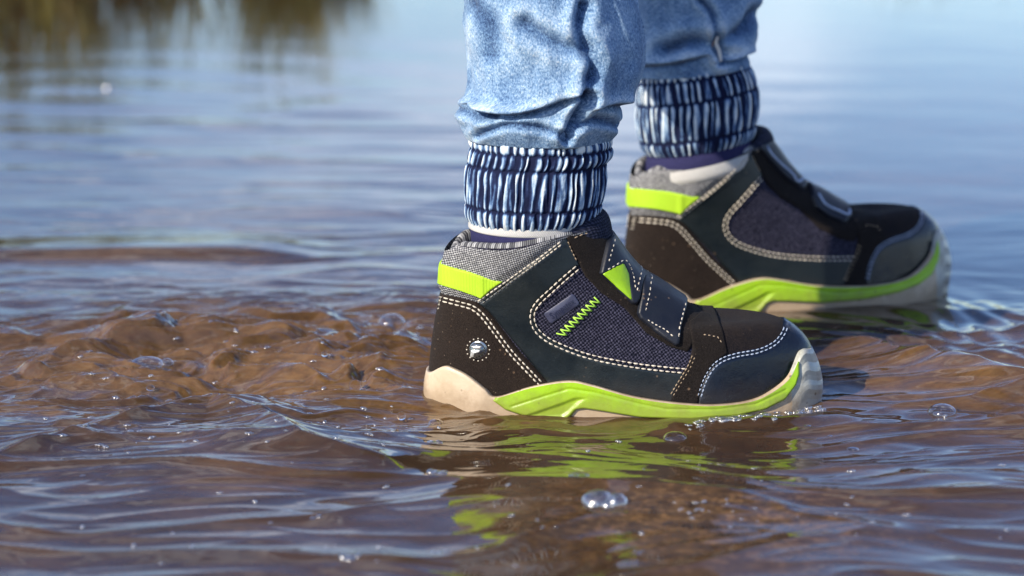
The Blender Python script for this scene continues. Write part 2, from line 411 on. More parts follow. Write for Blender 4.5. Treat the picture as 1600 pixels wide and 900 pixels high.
xs = np.concatenate([-np.geomspace(6.0, .50, 130)[:-1], np.linspace(-.5, .5, 950), np.geomspace(.50, 6.0, 130)[1:]])
ys = np.concatenate([-np.geomspace(3.5, .33, 30)[:-1], np.linspace(-.33, .45, 700), .45+np.geomspace(.0012, 4.9, 420)])
WX, WY = np.meshgrid(xs, ys); WZ = water_h(WX, WY)
WZ *= 1-.0*WX
m = NB('muddy_water'); co = m.coord(scale=(1, 1.9, 1))
big = m.noise(co, 9, 5, .6, .8); fine = m.noise(co, 70, 5, .7, .6)
c = m.ramp(m.math('ADD', m.math('MULTIPLY', big, .7), m.math('MULTIPLY', fine, .3)), [(.3, (.034, .019, .010)), (.5, (.064, .036, .018)), (.72, (.14, .078, .034))])
# stirred-up grit showing in the shallow water in front of the shoe
geo = m.n('ShaderNodeTexCoord'); dv = m.n('ShaderNodeVectorMath', operation='SUBTRACT'); m.l(geo.outputs['Object'], dv.inputs[0]); dv.inputs[1].default_value = (.085, -.22, 0)
ds = m.n('ShaderNodeVectorMath', operation='MULTIPLY'); m.l(dv.outputs[0], ds.inputs[0]); ds.inputs[1].default_value = (1, 1.4, 0)
ln = m.n('ShaderNodeVectorMath', operation='LENGTH'); m.l(ds.outputs[0], ln.inputs[0])
gm = m.ramp(ln.outputs['Value'], [(.03, (1, 1, 1)), (.12, (0, 0, 0))])
grit = m.ramp(m.noise(m.coord(scale=(1, 1.6, 1)), 150, 6, .75), [(.35, (.02, .014, .008)), (.52, (.13, .075, .03)), (.62, (.36, .2, .08)), (.72, (.10, .10, .03)), (.85, (.45, .42, .36))])
c = m.mix(m.math('MULTIPLY', gm, .6), c, grit)
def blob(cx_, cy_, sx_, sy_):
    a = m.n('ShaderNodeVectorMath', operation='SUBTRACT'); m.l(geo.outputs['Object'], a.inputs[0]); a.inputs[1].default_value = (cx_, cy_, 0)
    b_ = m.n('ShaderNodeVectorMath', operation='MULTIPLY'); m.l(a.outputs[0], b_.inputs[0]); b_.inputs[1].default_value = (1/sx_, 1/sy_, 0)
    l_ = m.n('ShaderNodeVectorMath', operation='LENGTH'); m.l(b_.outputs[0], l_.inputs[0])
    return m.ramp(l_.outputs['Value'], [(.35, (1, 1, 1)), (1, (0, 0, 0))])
sunlit_mud = m.math('MAXIMUM', m.math('MAXIMUM', blob(-.14, .08, .25, .18), blob(-.06, -.03, .09, .05)), blob(.26, .04, .15, .08))  # lighter mud brown, painting sunlight on the wake and bow wave into the colour
c = m.mix(m.math('MULTIPLY', sunlit_mud, m.ramp(big, [(.3, (.35,)*3), (.6, (1,)*3)])), c, m.ramp(fine, [(.3, (.075, .040, .016)), (.7, (.19, .104, .037))]))
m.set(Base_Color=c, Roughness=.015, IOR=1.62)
m.b.inputs['Subsurface Weight'].default_value = .35; m.b.inputs['Subsurface Radius'].default_value = (.012, .006, .003); m.b.inputs['Subsurface Scale'].default_value = .6
m.bump(m.noise(m.coord(scale=(1, 2.2, 1)), 55, 3, .5), .06, .002)
M_water = m.mat
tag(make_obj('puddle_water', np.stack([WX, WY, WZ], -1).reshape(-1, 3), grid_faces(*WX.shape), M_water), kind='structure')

# ================================================================== person
person = bpy.data.objects.new('person', None); C.objects.link(person); person.location = (0, 0, 0)
tag(person, 'child in blue cuffed jeans and dark hook-and-loop boots walking through the muddy puddle', 'person')

# ------------------------------------------------------------------ boots
NU, NV = 380, 250
Rpx = [(1262, 668), (1266, 610), (1267, 562), (1257, 530), (1228, 504), (1196, 497), (1140, 499), (1098, 490), (1066, 472), (1040, 455), (1008, 437), (980, 408), (958, 378), (946, 362)]
Lpx = [(676, 665), (675, 600), (677, 560), (684, 505), (692, 462), (696, 420), (702, 392)]
Tpx = [(702, 392, 0), (716, 389, -.022), (734, 391, -.031), (800, 388, -.034), (880, 371, -.032), (928, 362, -.020), (946, 362, 0)]
def build_grid():
    Rp = resample(catmull(Rpx, 8), 200); Lp = resample(catmull(Lpx, 8), 100)
    Rw = np.stack(unproj(Rp[:, 0], Rp[:, 1], 0.), 1); Lw = np.stack(unproj(Lp[:, 0], Lp[:, 1], 0.), 1)
    T = np.array(Tpx, float); T = catmull(T, 10); Tw = np.stack(unproj(T[:, 0], T[:, 1], T[:, 2]), 1)
    Bw = np.stack([np.linspace(Lw[0, 0], Rw[0, 0], 50), np.linspace(Lw[0, 1], Rw[0, 1], 50)], 1)
    th = np.linspace(0, np.pi, NU); s = (1-np.cos(th))/2; v = np.linspace(0, 1, NV)
    fL = np.stack([np.interp(v, np.linspace(0, 1, len(Lw)), Lw[:, i]) for i in (0, 1)], 1)
    fR = np.stack([np.interp(v, np.linspace(0, 1, len(Rw)), Rw[:, i]) for i in (0, 1)], 1)
    def byx(Wl):
        q = (Wl[:, 0]-Wl[0, 0])/(Wl[-1, 0]-Wl[0, 0]); return np.stack([np.interp(s, q, Wl[:, i]) for i in (0, 1)], 1)
    fB, fT = byx(Bw), byx(Tw)
    S = s[None, :, None]; V = v[:, None, None]
    P = (1-S)*fL[:, None]+S*fR[:, None]+(1-V)*fB[None]+V*fT[None] \
        - ((1-S)*(1-V)*fB[0]+S*(1-V)*fB[-1]+(1-S)*V*fT[0]+S*V*fT[-1])
    w0 = np.interp(s, [0, .15, .35, .55, .72, .86, 1], [.030, .031, .030, .034, .038, .0375, .033])
    w1 = np.interp(s, [0, .5, 1], [.031, .034, .030])
    vv = v[:, None]**.9
    # belly: foot is widest low, narrows to the ankle, opens a little at the rim
    W = w0[None]*(1-vv)+w1[None]*vv
    W *= 1-.10*np.sin(np.pi*v)[:, None]*(s[None] > -1)
    n = 2.5-.45*v[:, None]
    prof = np.sin(th)[None]**(2/n)
    prof[:, 0] = 0; prof[:, -1] = 0
    Yh = W*prof
    return P, Yh
P0, Y0 = build_grid()
# full ring: near half (u 0..NU-1) then far half mirrored
Xr = np.concatenate([P0[:, :, 0], P0[:, -2:0:-1, 0]], 1); Zr = np.concatenate([P0[:, :, 1], P0[:, -2:0:-1, 1]], 1)
Yr = np.concatenate([-Y0, Y0[:, -2:0:-1]], 1)
NRING = Xr.shape[1]
twin = np.r_[np.arange(NU), np.arange(NU-2, 0, -1)]
PXn, PYn = project(P0[:, :, 0], -Y0, P0[:, :, 1])
PXr, PYr = PXn[:, twin], PYn[:, twin]
isnear = np.zeros(NRING, bool); isnear[:NU] = True
UVr = np.stack([PXr, -PYr], -1)
def normals(X, Y, Z):
    dU = np.stack([np.roll(a, -1, 1)-np.roll(a, 1, 1) for a in (X, Y, Z)], -1)
    dV = np.stack([np.gradient(a, axis=0) for a in (X, Y, Z)], -1)
    n = np.cross(dU, dV); n /= np.linalg.norm(n, axis=-1, keepdims=True)+1e-12
    return n
Nr = normals(Xr, Yr, Zr)
if Nr[NV//2, NU//2, 1] > 0: Nr = -Nr
POSr = np.stack([Xr, Yr, Zr], -1)
cv = (POSr-0)[::4, ::3]
bvh = BVHTree.FromPolygons([tuple(p) for p in cv.reshape(-1, 3)], [tuple(f) for f in grid_faces(cv.shape[0], cv.shape[1], True)])
camv = Vector(CAM)
def surf(px, py, off=0.0):
    a = (px-800)*PXA; b = (450-py)*PXA
    d = Vector((a, cp_+b*sp_, -sp_+b*cp_)).normalized()
    for k in range(6):
        hit = bvh.ray_cast(camv, d)
        if hit[0] is not None: break
        d = (d+Vector((0, 0, -.0015))+Vector((-.0008 if px > 900 else .0008, 0, 0))).normalized()
    if hit[0] is None: return np.array([0, 0, .05]), np.array([0, -1, 0])
    n = np.array(hit[1]); 
    if np.dot(n, np.array(d)) > 0: n = -n
    return np.array(hit[0])+n*off, n

def xform(V, T):
    V = np.asarray(V, float)
    if T is None: return V
    s, yaw, pit, piv, dst = T
    q = (V-piv)
    x = q[:, 0]*math.cos(pit)-q[:, 2]*math.sin(pit); z = q[:, 0]*math.sin(pit)+q[:, 2]*math.cos(pit); y = q[:, 1]
    x2 = x*math.cos(yaw)-y*math.sin(yaw); y2 = x*math.sin(yaw)+y*math.cos(yaw)
    return np.stack([x2*s, y2*s, z*s], 1)+dst

# layer boundaries of the upper, traced in the side view
HC = [(655, 640), (655, 452), (696, 459), (722, 465), (746, 471), (765, 489), (785, 514), (812, 549), (838, 577), (861, 601), (872, 640)]
COL = [(690, 375), (740, 376), (800, 374), (884, 358), (930, 350), (946, 352), (925, 366), (884, 373), (840, 408), (790, 442), (750, 475), (700, 464), (660, 455), (660, 375)]
TAB = [(660, 400), (694, 412), (740, 423), (787, 438), (770, 450), (756, 464), (725, 453), (688, 443), (655, 432)]
Q = [(748, 474), (884, 371), (905, 415), (888, 431), (868, 449), (848, 468), (838, 482), (835, 496), (841, 513), (855, 527), (880, 541), (925, 559), (990, 572), (1040, 580), (1082, 583), (1064, 640), (870, 640), (852, 594), (825, 560), (795, 524), (765, 488)]
STRIP = [(1074, 505), (1092, 490), (1120, 492), (1130, 519), (1137, 552), (1115, 568), (1100, 592), (1088, 640), (1040, 640), (1056, 600), (1076, 568), (1082, 545)]
TOE = [(1133, 556), (1150, 549), (1185, 543), (1208, 533), (1218, 521), (1222, 506), (1218, 480), (1320, 480), (1320, 690), (1084, 690), (1092, 610), (1104, 582), (1118, 566)]
VAMP = [(1084, 470), (1240, 470), (1240, 520), (1205, 545), (1140, 560), (1132, 540), (1124, 520), (1098, 512), (1078, 514)]
EYE = [(884, 371), (893, 352), (958, 350), (1010, 420), (1075, 460), (1112, 486), (1098, 508), (1088, 528), (1075, 550), (1048, 542), (1010, 520), (975, 480), (940, 458), (915, 432), (904, 412)]
STRAP1 = [(934, 428), (944, 380), (952, 366), (990, 345), (1040, 430), (1004, 440), (998, 470), (992, 478), (985, 476), (960, 452)]
STRAP2 = [(1000, 430), (1012, 410), (1100, 450), (1072, 474), (1066, 505), (1062, 538), (1055, 541), (1025, 522), (998, 500), (993, 490), (998, 462)]
STRAP1M = [(900, 345), (985, 340), (1035, 432), (1003, 444), (985, 452), (950, 425), (925, 398), (900, 370)]
STRAP2M = [(1000, 462), (1012, 410), (1110, 455), (1084, 486), (1078, 510), (1060, 520), (1030, 505), (1004, 484)]

def panel(name, poly, thick, mats, parent, T, side='both', edge=3.5, extra=None, smoothp=0, stitch=None, dive=.0004, grooves=(), puff=0, label=None):
    poly = catmull(poly, smoothp, True) if smoothp else poly
    sd = polysd(PXr, PYr, poly)
    off = np.where(sd > 0, thick*np.sqrt(np.clip(sd/edge, 0, 1)*(2-np.clip(sd/edge, 0, 1))), sd*dive)
    if puff: off += puff*sstep(0, 22, sd)
    if extra is not None: off += extra(PXr, PYr, sd)
    for g in grooves: off -= .00035*np.exp(-(linedist(PXr, PYr, g)/2.0)**2)
    keep = sd > -4
    if side == 'near': keep = keep & isnear[None]
    if side == 'far': keep = keep & ~isnear[None]
    V = (POSr+Nr*off[..., None]).reshape(-1, 3)
    F = grid_faces(NV, NRING, True); kf = keep.ravel()[F].all(1); F = F[kf]
    V, F, (uv,) = compact(V, F, [UVr.reshape(-1, 2)])
    mi = np.zeros(len(F), int)
    mats = mats if isinstance(mats, list) else [mats]
    if stitch:
        G = Geo()
        for st in stitch: dash(G, *st)
        if side != 'near': pass
        sv = np.vstack(G.v); Fs = np.array(G.f)
        mir = sv*np.array([1, -1, 1])
        if side == 'both': Fs = np.vstack([Fs, Fs+len(sv)]); sv = np.vstack([sv, mir])
        elif side == 'far': sv = mir
        F = np.vstack([F, Fs+len(V)]); mi = np.r_[mi, np.full(len(Fs), len(mats))]
        V = np.vstack([V, sv]); uv = np.vstack([uv, np.zeros((len(sv), 2))])
        mats = mats+[stitch[0][5] if len(stitch[0]) > 5 else M_thread]
    o = make_obj(name, xform(V, T), F, mats, parent, uv=uv, midx=mi)
    if label: o['label'] = label
    return o
def dash(G, line, off, dl=6.0, gap=2.6, r=.00042, mat=None, jit=.5):
    p = np.asarray(line, float); s = np.r_[0, np.cumsum(np.linalg.norm(np.diff(p, axis=0), axis=1))]
    t = 0
    while t+dl < s[-1]:
        a = t+random.uniform(-jit, jit)*.4; pts = []
        for k in range(4):
            q = a+dl*k/3; x = np.interp(q, s, p[:, 0]); y = np.interp(q, s, p[:, 1])
            pos, n = surf(x, y, off+(.00015 if k in (1, 2) else -.0002)); pts.append(pos)
        k5 = 5; rr = np.array([.55, 1, 1, .55])*r*random.uniform(.85, 1.1)
        V = []
        for i in range(4):
            tt = pts[min(i+1, 3)]-pts[max(i-1, 0)]; tt /= np.linalg.norm(tt)+1e-12
            aa = np.cross(tt, [0, 0, 1.0]) if abs(tt[2]) < .9 else np.cross(tt, [0, 1.0, 0]); aa /= np.linalg.norm(aa); bb = np.cross(tt, aa)
            V += [pts[i]+rr[i]*(math.cos(2*math.pi*j/k5)*aa+math.sin(2*math.pi*j/k5)*bb) for j in range(k5)]
        F = [(i*k5+j, i*k5+(j+1) % k5, (i+1)*k5+(j+1) % k5, (i+1)*k5+j) for i in range(3) for j in range(k5)]
        G.add(V, F); t += dl+gap
def offset_line(line, d):
    p = resample(catmull(line, 6), max(8, len(line)*4)); t = np.gradient(p, axis=0); t /= np.linalg.norm(t, axis=1)[:, None]
    return p+np.stack([-t[:, 1], t[:, 0]], 1)*d

# stitching lines
L_hc = [(680, 461), (697, 465), (722, 471), (742, 477), (758, 490), (778, 516), (803, 549), (830, 578), (852, 601)]
L_top = [(754, 473), (800, 439), (843, 407), (880, 379)]
L_q = [(903, 421), (884, 437), (862, 457), (845, 473), (836, 488), (838, 506), (850, 521), (874, 535), (922, 553), (985, 566), (1040, 573), (1072, 576)]
L_toe = [(1090, 618), (1098, 594), (1110, 573), (1126, 560), (1150, 552), (1183, 546), (1207, 535), (1220, 520), (1224, 508)]
L_strip = [(1048, 615), (1060, 595), (1074, 572), (1081, 555)]

def dome(G, cx, cy, r, off, bulge, m=0, n=20):
    base, nrm = surf(cx, cy, off)
    V = []; 
    for k in range(5):
        a = k/4*math.pi/2
        for j in range(n):
            an = 2*math.pi*j/n; p, _ = surf(cx+r*math.cos(a)*math.cos(an), cy+r*math.cos(a)*math.sin(an), off)
            V.append(p+nrm*bulge*math.sin(a))
    F = [(k*n+j, k*n+(j+1) % n, (k+1)*n+(j+1) % n, (k+1)*n+j) for k in range(4) for j in range(n)]
    G.add(V, F, m)
def flatshape(G, poly, off, th, m=0):   # raised plate following the side of the boot
    poly = np.asarray(poly, float); n = len(poly); c = poly.mean(0)
    V = []
    for q, o in ((1.0, off-.0006), (1.0, off+th*.6), (.93, off+th)):
        for p in poly:
            xy = c+(p-c)*q; V.append(surf(*xy, o)[0])
    V.append(surf(*c, off+th)[0])
    F = [(k*n+j, k*n+(j+1) % n, (k+1)*n+(j+1) % n, (k+1)*n+j) for k in range(2) for j in range(n)]
    F += [(2*n+j, 2*n+(j+1) % n, 3*n) for j in range(n)]
    G.add(V, F, m)

def make_boot(T, lateral, label):
    # inner shell (the boot itself), its rim rolls inward round the ankle
    V = [POSr.reshape(-1, 3)]; rim = POSr[-1]; cen = rim.mean(0)
    rows = [POSr]
    for k, (a, dz) in enumerate([(.02, .0018), (.06, .0024), (.10, .0010), (.12, -.003), (.13, -.02), (.16, -.05)]):
        q = rim+(cen-rim)*np.array([a, a*1.6, 0]); q[:, 2] += dz; rows.append(q[None])
    A = np.concatenate(rows, 0); uv = np.concatenate([UVr, np.repeat(UVr[-1:], 6, 0)], 0)
    nr = A.shape[0]; F = grid_faces(nr, NRING, True)
    mi = np.where(np.arange(len(F))//NRING >= NV-1, 1, 0)
    boot = make_obj('boot', xform(A.reshape(-1, 3), T), F, [M_mesh, M_collar], person, uv=uv.reshape(-1, 2), midx=mi)
    boot['label'] = label
    # midsole and trim --------------------------------------------------
    th = np.linspace(0, 2*np.pi, 720, endpoint=False); s = (1-np.cos(th))/2
    topc = catmull([(664, 577), (680, 580), (705, 586), (728, 595), (756, 614), (774, 625), (830, 607), (888, 597), (925, 602), (1000, 620), (1100, 630), (1170, 628), (1215, 613), (1243, 592), (1262, 556), (1271, 545)], 6)
    rr = np.linspace(0, 1, 26)
    Lq = catmull([(680, 700), (668, 672), (663, 635), (662, 600), (666, 577)], 6); Rq = catmull([(1240, 702), (1268, 672), (1281, 630), (1285, 598), (1279, 565), (1268, 540)], 6)
    Lq = resample(Lq, 26); Rq = resample(Rq, 26)
    Lw = np.stack(unproj(Lq[:, 0], Lq[:, 1], 0.), 1); Rw = np.stack(unproj(Rq[:, 0], Rq[:, 1], 0.), 1)
    w0 = np.interp(s, [0, .15, .35, .55, .72, .86, 1], [.033, .0345, .033, .0365, .041, .041, .036])
    prof = np.sqrt(1e-9+np.abs(np.sin(th)))**(4/2.5)
    yy = -np.sign(np.sin(th))*w0*prof
    # top edge heights: py of the top line -> z at that y
    tx, tz = unproj(topc[:, 0], topc[:, 1], -.033)
    o_ = np.argsort(tx); tx = tx[o_]; tz = tz[o_]
    rowsV = []; ridge = []
    for k in range(26):
        x = Lw[k, 0]+(Rw[k, 0]-Lw[k, 0])*s
        ztop = np.interp(x, tx, tz)
        t = rr[k]; zb = -.022
        zL, zR = Lw[k, 1], Rw[k, 1]; zc = zb+(ztop-zb)*t
        e = sstep(.93, 1.0, s); e0 = sstep(.06, 0, s)
        z = zc*(1-e)*(1-e0)+zR*e+zL*e0
        wob = 1+.03*math.sin(math.pi*t)
        yk = yy*wob*(1-.10*(1-t)**3)
        rowsV.append(np.stack([x, yk, z], 1)); ridge.append(.5+.5*np.sin(t*2*np.pi*6.5)*sstep(.93, .97, s))
    last = rowsV[-1]
    c0 = last.mean(0)
    for a, dz in ((.03, .0005), (.08, -.001), (.2, -.006)):
        q = last+(c0-last)*np.array([a*.4, a*1.3, 0]); q[:, 2] += dz; rowsV.append(q); ridge.append(ridge[-1]*0)
    A2 = np.stack(rowsV, 0); bot = A2[0].mean(0)
    V2 = A2.reshape(-1, 3); F2 = grid_faces(len(rowsV), 720, True)
    fx = V2[F2[:, 0], 0]; mi = (fx > unproj(1236, 600, -.02)[0]).astype(int)
    V2 = np.vstack([V2, bot]); F3 = np.array([(len(V2)-1, (j+1) % 720, j, j) for j in range(720)])
    sole = make_obj('midsole', xform(V2, T), [tuple(f) for f in F2]+[(len(V2)-1, (j+1) % 720, j) for j in range(720)], [M_sole, M_bump], boot,
                    attrs={'ridge': np.r_[np.concatenate(ridge), 0]}, midx=np.r_[mi, np.zeros(720, int)])
    # trim: a proud band over the midsole
    N2 = normals(A2[:26, :, 0], A2[:26, :, 1], A2[:26, :, 2])
    if N2[12, 180, 1] > 0: N2 = -N2
    tw = np.where(th <= np.pi, np.arange(720), (720-np.arange(720)) % 720)
    # refine rows
    k2 = np.linspace(0, 25, 120); 
    def rf(Aq): return np.stack([[np.interp(k2, np.arange(26), Aq[:, j, i]) for j in range(720)] for i in range(3)], -1).transpose(1, 0, 2)
    A3 = rf(A2[:26]); N3 = rf(N2)
    qx, qy = project(A3[:, :, 0], -np.abs(A3[:, :, 1]), A3[:, :, 2])
    TR = [(771, 626), (790, 600), (840, 580), (888, 570), (925, 575), (1000, 595), (1060, 605), (1100, 605), (1170, 597), (1215, 578), (1238, 560), (1249, 566), (1249, 585), (1243, 602), (1225, 625), (1195, 640), (1150, 650), (1080, 655), (1000, 652), (940, 642), (912, 638), (900, 640), (892, 650), (882, 657), (860, 657), (820, 650), (790, 640)]
    sdt = polysd(qx, qy, TR)
    off = np.where(sdt > 0, .0022*np.sqrt(np.clip(sdt/4, 0, 1)*(2-np.clip(sdt/4, 0, 1))), sdt*.0005)
    chan = polysd(qx, qy, [(815, 650), (850, 638), (880, 628), (900, 620), (915, 621), (902, 632), (890, 644), (878, 651), (850, 653)])
    off -= .0012*sstep(-2, 5, chan)*(sdt > 0)
    ln2 = linedist(qx, qy, [(800, 634), (850, 618), (890, 606), (930, 612), (1000, 630), (1040, 638), (1120, 639), (1180, 631), (1225, 610)])
    off -= .0004*np.exp(-(ln2/2.0)**2)
    V4 = (A3+N3*off[..., None]).reshape(-1, 3); F4 = grid_faces(120, 720, True)
    F4 = F4[(sdt > -4).ravel()[F4].all(1)]
    V4, F4, _ = compact(V4, F4, [])
    make_obj('sole_trim', xform(V4, T), F4, M_trim, boot)
    # collar, counter, quarter, toe ... ------------------------------------
    def collpuff(x, y, sd): return .0022*sstep(0, 18, sd)+.0006*np.sin(x*.05)
    panel('padded_collar', COL, .0008, M_collar, boot, T, extra=collpuff)
    panel('heel_loop', TAB, .0016, M_tab, boot, T, edge=2, extra=lambda x, y, sd: .0022*(sd > 0)+np.where(sd > 0, .0007*np.exp(-((x-757)/5.0)**2)+.00012*np.sin(x*1.5), 0))
    panel('heel_counter', HC, .0020, M_counter, boot, T, grooves=[L_hc, offset_line(L_hc, 6)],
          stitch=[(catmull(L_hc, 6), .0018, 6.5, 2.5, .0005), (offset_line(L_hc, 6.0), .0018, 6.5, 2.5, .0005)])
    panel('quarter_panel', Q, .0013, M_quarter, boot, T, grooves=[L_q, offset_line(L_q, 6), L_top],
          stitch=[(catmull(L_q, 6), .0012, 6.8, 2.6, .00048), (offset_line(L_q, 6.5), .0012, 6.8, 2.6, .00048),
                  (catmull(L_top, 6), .0012, 5.5, 2.2, .0005), (offset_line(L_top, -6.0), .0032, 5.5, 2.2, .00045)])
    panel('vamp', VAMP, .0007, M_vamp, boot, T)
    panel('suede_strip', STRIP, .0018, M_strip, boot, T, grooves=[L_strip],
          stitch=[(catmull(L_strip, 6), .0016, 4.5, 2.6, .00034, M_threadt), ([(1098, 524), (1120, 527), (1128, 538)], .0017, 4.5, 2.6, .00034, M_threadt), (offset_line(L_strip, 4.5), .0016, 4.5, 2.6, .00034, M_threadt)])
    panel('toe_cap', TOE, .0017, M_toe, boot, T, grooves=[L_toe, offset_line(L_toe, 5.5)],
          stitch=[(catmull(L_toe, 6), .0015, 5.2, 2.2, .00042, M_threadb), (offset_line(L_toe, 5.2), .0015, 5.2, 2.2, .00042, M_threadb)])
    panel('strap_base', EYE, .0013, M_strip, boot, T,
          stitch=[([(886, 378), (893, 394), (900, 408)], .0013, 4.5, 2.2, .00035, M_threadt), ([(896, 372), (910, 366), (930, 365)], .0013, 6, 2.2, .0004)])
    if lateral:
        panel('strap', STRAP1, .0036, M_strap, boot, T, edge=4, extra=lambda x, y, sd: -.0007*sstep(-1, 1.5, polysd(x, y, TRI)), stitch=[
            ([(953, 378), (949, 396), (944, 417)], .0034, 5, 2.2, .0004), (catmull([(944, 423), (955, 418), (968, 411), (977, 420), (985, 440), (989, 458)], 5), .0034, 5, 2.2, .0004),
            ([(996, 425), (994, 445), (990, 462)], .0034, 5, 2.2, .0004)])
        G = Geo(); flatshape(G, resample(np.array(TRI+[TRI[0]]), 36)[:-1], .0030, .0006)
        V = np.vstack(G.v); make_obj('triangle_inset', xform(V, T), G.f, M_trim, boot)
        panel('strap', STRAP2, .0036, M_strap, boot, T, edge=4, stitch=[
            ([(1014, 440), (1010, 462), (1004, 494)], .0034, 5, 2.2, .0004), ([(1009, 502), (1032, 517), (1056, 529)], .0034, 5, 2.2, .0004),
            ([(1059, 528), (1063, 500), (1066, 478)], .0034, 5, 2.2, .0004)])
    else:
        panel('strap', STRAP1M, .0040, M_strap, boot, T, edge=4)
        panel('strap', STRAP2M, .0040, M_strap, boot, T, edge=4)
        for ln in ([(912, 358), (918, 376), (940, 400), (962, 420), (972, 436), (988, 434)], [(1012, 462), (1022, 480), (1046, 496), (1068, 508), (1074, 500)]):
            G = Geo(); G.tube([surf(x, y, .0042)[0] for x, y in resample(catmull(ln, 6), 40)], .0009, 7)
            make_obj('strap_loop', xform(np.vstack(G.v), T), G.f, M_threadb, boot)
    if lateral:
        G = Geo(); dome(G, 749, 545, 14.5, .0018, .0009); dome(G, 748, 545, 12, .0022, .0028)
        o = make_obj('rivet', xform(np.vstack(G.v), T), G.f, M_metal, boot)
        G = Geo()
        for q in ([(741, 537), (757, 537), (755, 541), (745, 541)], [(741, 543), (755, 543), (753, 547), (746, 548), (745, 554), (740, 555)]): 
            pl = resample(np.array(q+[q[0]], float), 24)[:-1]; flatshape(G, pl, .0050, .0005)
        make_obj('rivet_emblem', xform(np.vstack(G.v), T), G.f, M_silver, boot)
        G = Geo()
        for k in range(16):
            a = 2*math.pi*k/16; dome(G, 749+17.5*math.cos(a), 545+17.5*math.sin(a), 1.3, .0018, .0005, n=6)
        make_obj('rivet_ring', xform(np.vstack(G.v), T), G.f, M_thread, boot)
        # label patch with raised lettering
        a0 = np.array([853, 492.]); ex = np.array([.822, -.57]); ey = np.array([.57, .822])
        pl = []
        for (cx, cy, q0) in ((50, 0, -90), (50, 12, 0), (2, 12, 90), (2, 0, 180)):
            for k in range(6):
                an = R(q0+k*18); pl.append(a0+ex*(cx+4*math.cos(an))+ey*(cy+4*math.sin(an)))
        G = Geo(); flatshape(G, pl, .0003, .0005)
        make_obj('name_patch', xform(np.vstack(G.v), T), G.f, M_patch, boot)
        cu = bpy.data.curves.new('t', 'FONT'); cu.body = 'Sympatex'; cu.size = 11; cu.resolution_u = 3
        to = bpy.data.objects.new('t', cu); C.objects.link(to); bpy.context.view_layer.update()
        tm = bpy.data.meshes.new_from_object(to.evaluated_get(bpy.context.evaluated_depsgraph_get()))
        co_ = np.array([v.co[:] for v in tm.vertices]); fs = [tuple(p.vertices) for p in tm.polygons]
        bpy.data.objects.remove(to); sc_ = 43/(co_[:, 0].max()-co_[:, 0].min())
        V = [surf(*(a0+ex*(5+p[0]*sc_)+ey*(10-p[1]*sc_*1.25)), .0012)[0] for p in co_]
        make_obj('patch_lettering', xform(np.array(V), T), fs, M_patchtxt, boot, smooth=False); bpy.data.meshes.remove(tm)
        G = Geo(); zz = []
        A_, B_ = np.array([876, 523.]), np.array([934, 467.]); dd = (B_-A_)/np.linalg.norm(B_-A_); nn = np.array([-dd[1], dd[0]])
        for k in range(19): zz.append(A_+(B_-A_)*k/18+nn*(6.5 if k % 2 else -6.5)+dd*(2.5 if k % 2 else -2.5))
        for k in range(18):
            G.tube([surf(*(zz[k]+(zz[k+1]-zz[k])*q), .0007+.0005*math.sin(math.pi*q))[0] for q in (0, .33, .66, 1)], .00040, 6)
        make_obj('zigzag_stitching', xform(np.vstack(G.v), T), G.f, M_threadg, boot)
    # tongue: padded flap rising in front of the ankle
    nu_, nv_ = 40, 30; V = []; 
    tc = catmull([(968, 408), (960, 382), (957, 360), (953, 341), (945, 329), (934, 327), (926, 338), (916, 378)], 5)
    xw, zw = unproj(tc[:, 0], tc[:, 1], 0.0)
    for i in range(len(xw)):
        for j in range(nu_):
            b = -1+2*j/(nu_-1); an = b*R(66); rad = .031
            hl = 1-.28*abs(b)**2.5
            z = zw[0]+(zw[i]-zw[0])*hl
            V.append((xw[i]-rad*(1-math.cos(an))*1.0, rad*math.sin(an)*.93, z))
    F = grid_faces(len(xw), nu_)
    uv = np.array([(v[1]*2800, v[2]*2800) for v in V])
    make_obj('tongue', xform(np.array(V), T), F, M_tongue, boot, uv=uv)
    return boot
TRI = [(938, 429), (953, 421), (968, 415), (977, 432), (984, 471), (962, 452)]
make_boot(None, True, 'nearer boot with lime triangle and zigzag stitch')

# rear boot: same last, inner side towards the viewer, further back and turned slightly
def solve_rear():
    piv = np.array([unproj(800, 600, 0.)[0], 0., 0.])
    s, yaw, pit, yb = 1.06, R(15), R(3.4), .238
    dst = np.array([0., yb, 0.])
    # match the trim peak: canonical (888,592) -> (1178,434)
    x, z = unproj(888, 592, -.034); p = np.array([[x, -.034, z]])
    for _ in range(30):
        q = xform(p, (s, yaw, pit, piv, dst))[0]; px, py = project(*q)
        dst[0] += (1187-px)*PXA*1.35; dst[2] += -(432-py)*PXA*1.35
    return (s, yaw, pit, piv, dst)
TR_ = solve_rear(); print('rear', TR_)
make_boot(TR_, False, 'farther boot showing its inner side, mostly in shade')

# ------------------------------------------------------------------ jeans
m = NB('washed_denim'); co = m.coord()
at = m.n('ShaderNodeAttribute', attribute_name='wear'); uvn = m.n('ShaderNodeUVMap'); uvn.uv_map = 'UVMap'
mpn = m.n('ShaderNodeMapping'); mpn.inputs['Scale'].default_value = (1, .45, 1); m.l(uvn.outputs[0], mpn.inputs[0])
cl = m.noise(co, 38, 5, .6, .3); gr = m.noise(mpn.outputs[0], 1500, 3, .8); gr2 = m.noise(co, 420, 3, .7)
f = m.math('ADD', m.math('ADD', at.outputs['Fac'], m.math('MULTIPLY', m.math('SUBTRACT', cl, .5), .85)),
           m.math('ADD', m.math('MULTIPLY', m.math('SUBTRACT', gr, .5), 1.8), m.math('MULTIPLY', m.math('SUBTRACT', gr2, .5), .5)))
col = m.ramp(f, [(.0, (.010, .022, .075)), (.28, (.045, .095, .21)), (.55, (.14, .26, .45)), (.8, (.33, .48, .66)), (1.0, (.62, .72, .80))])
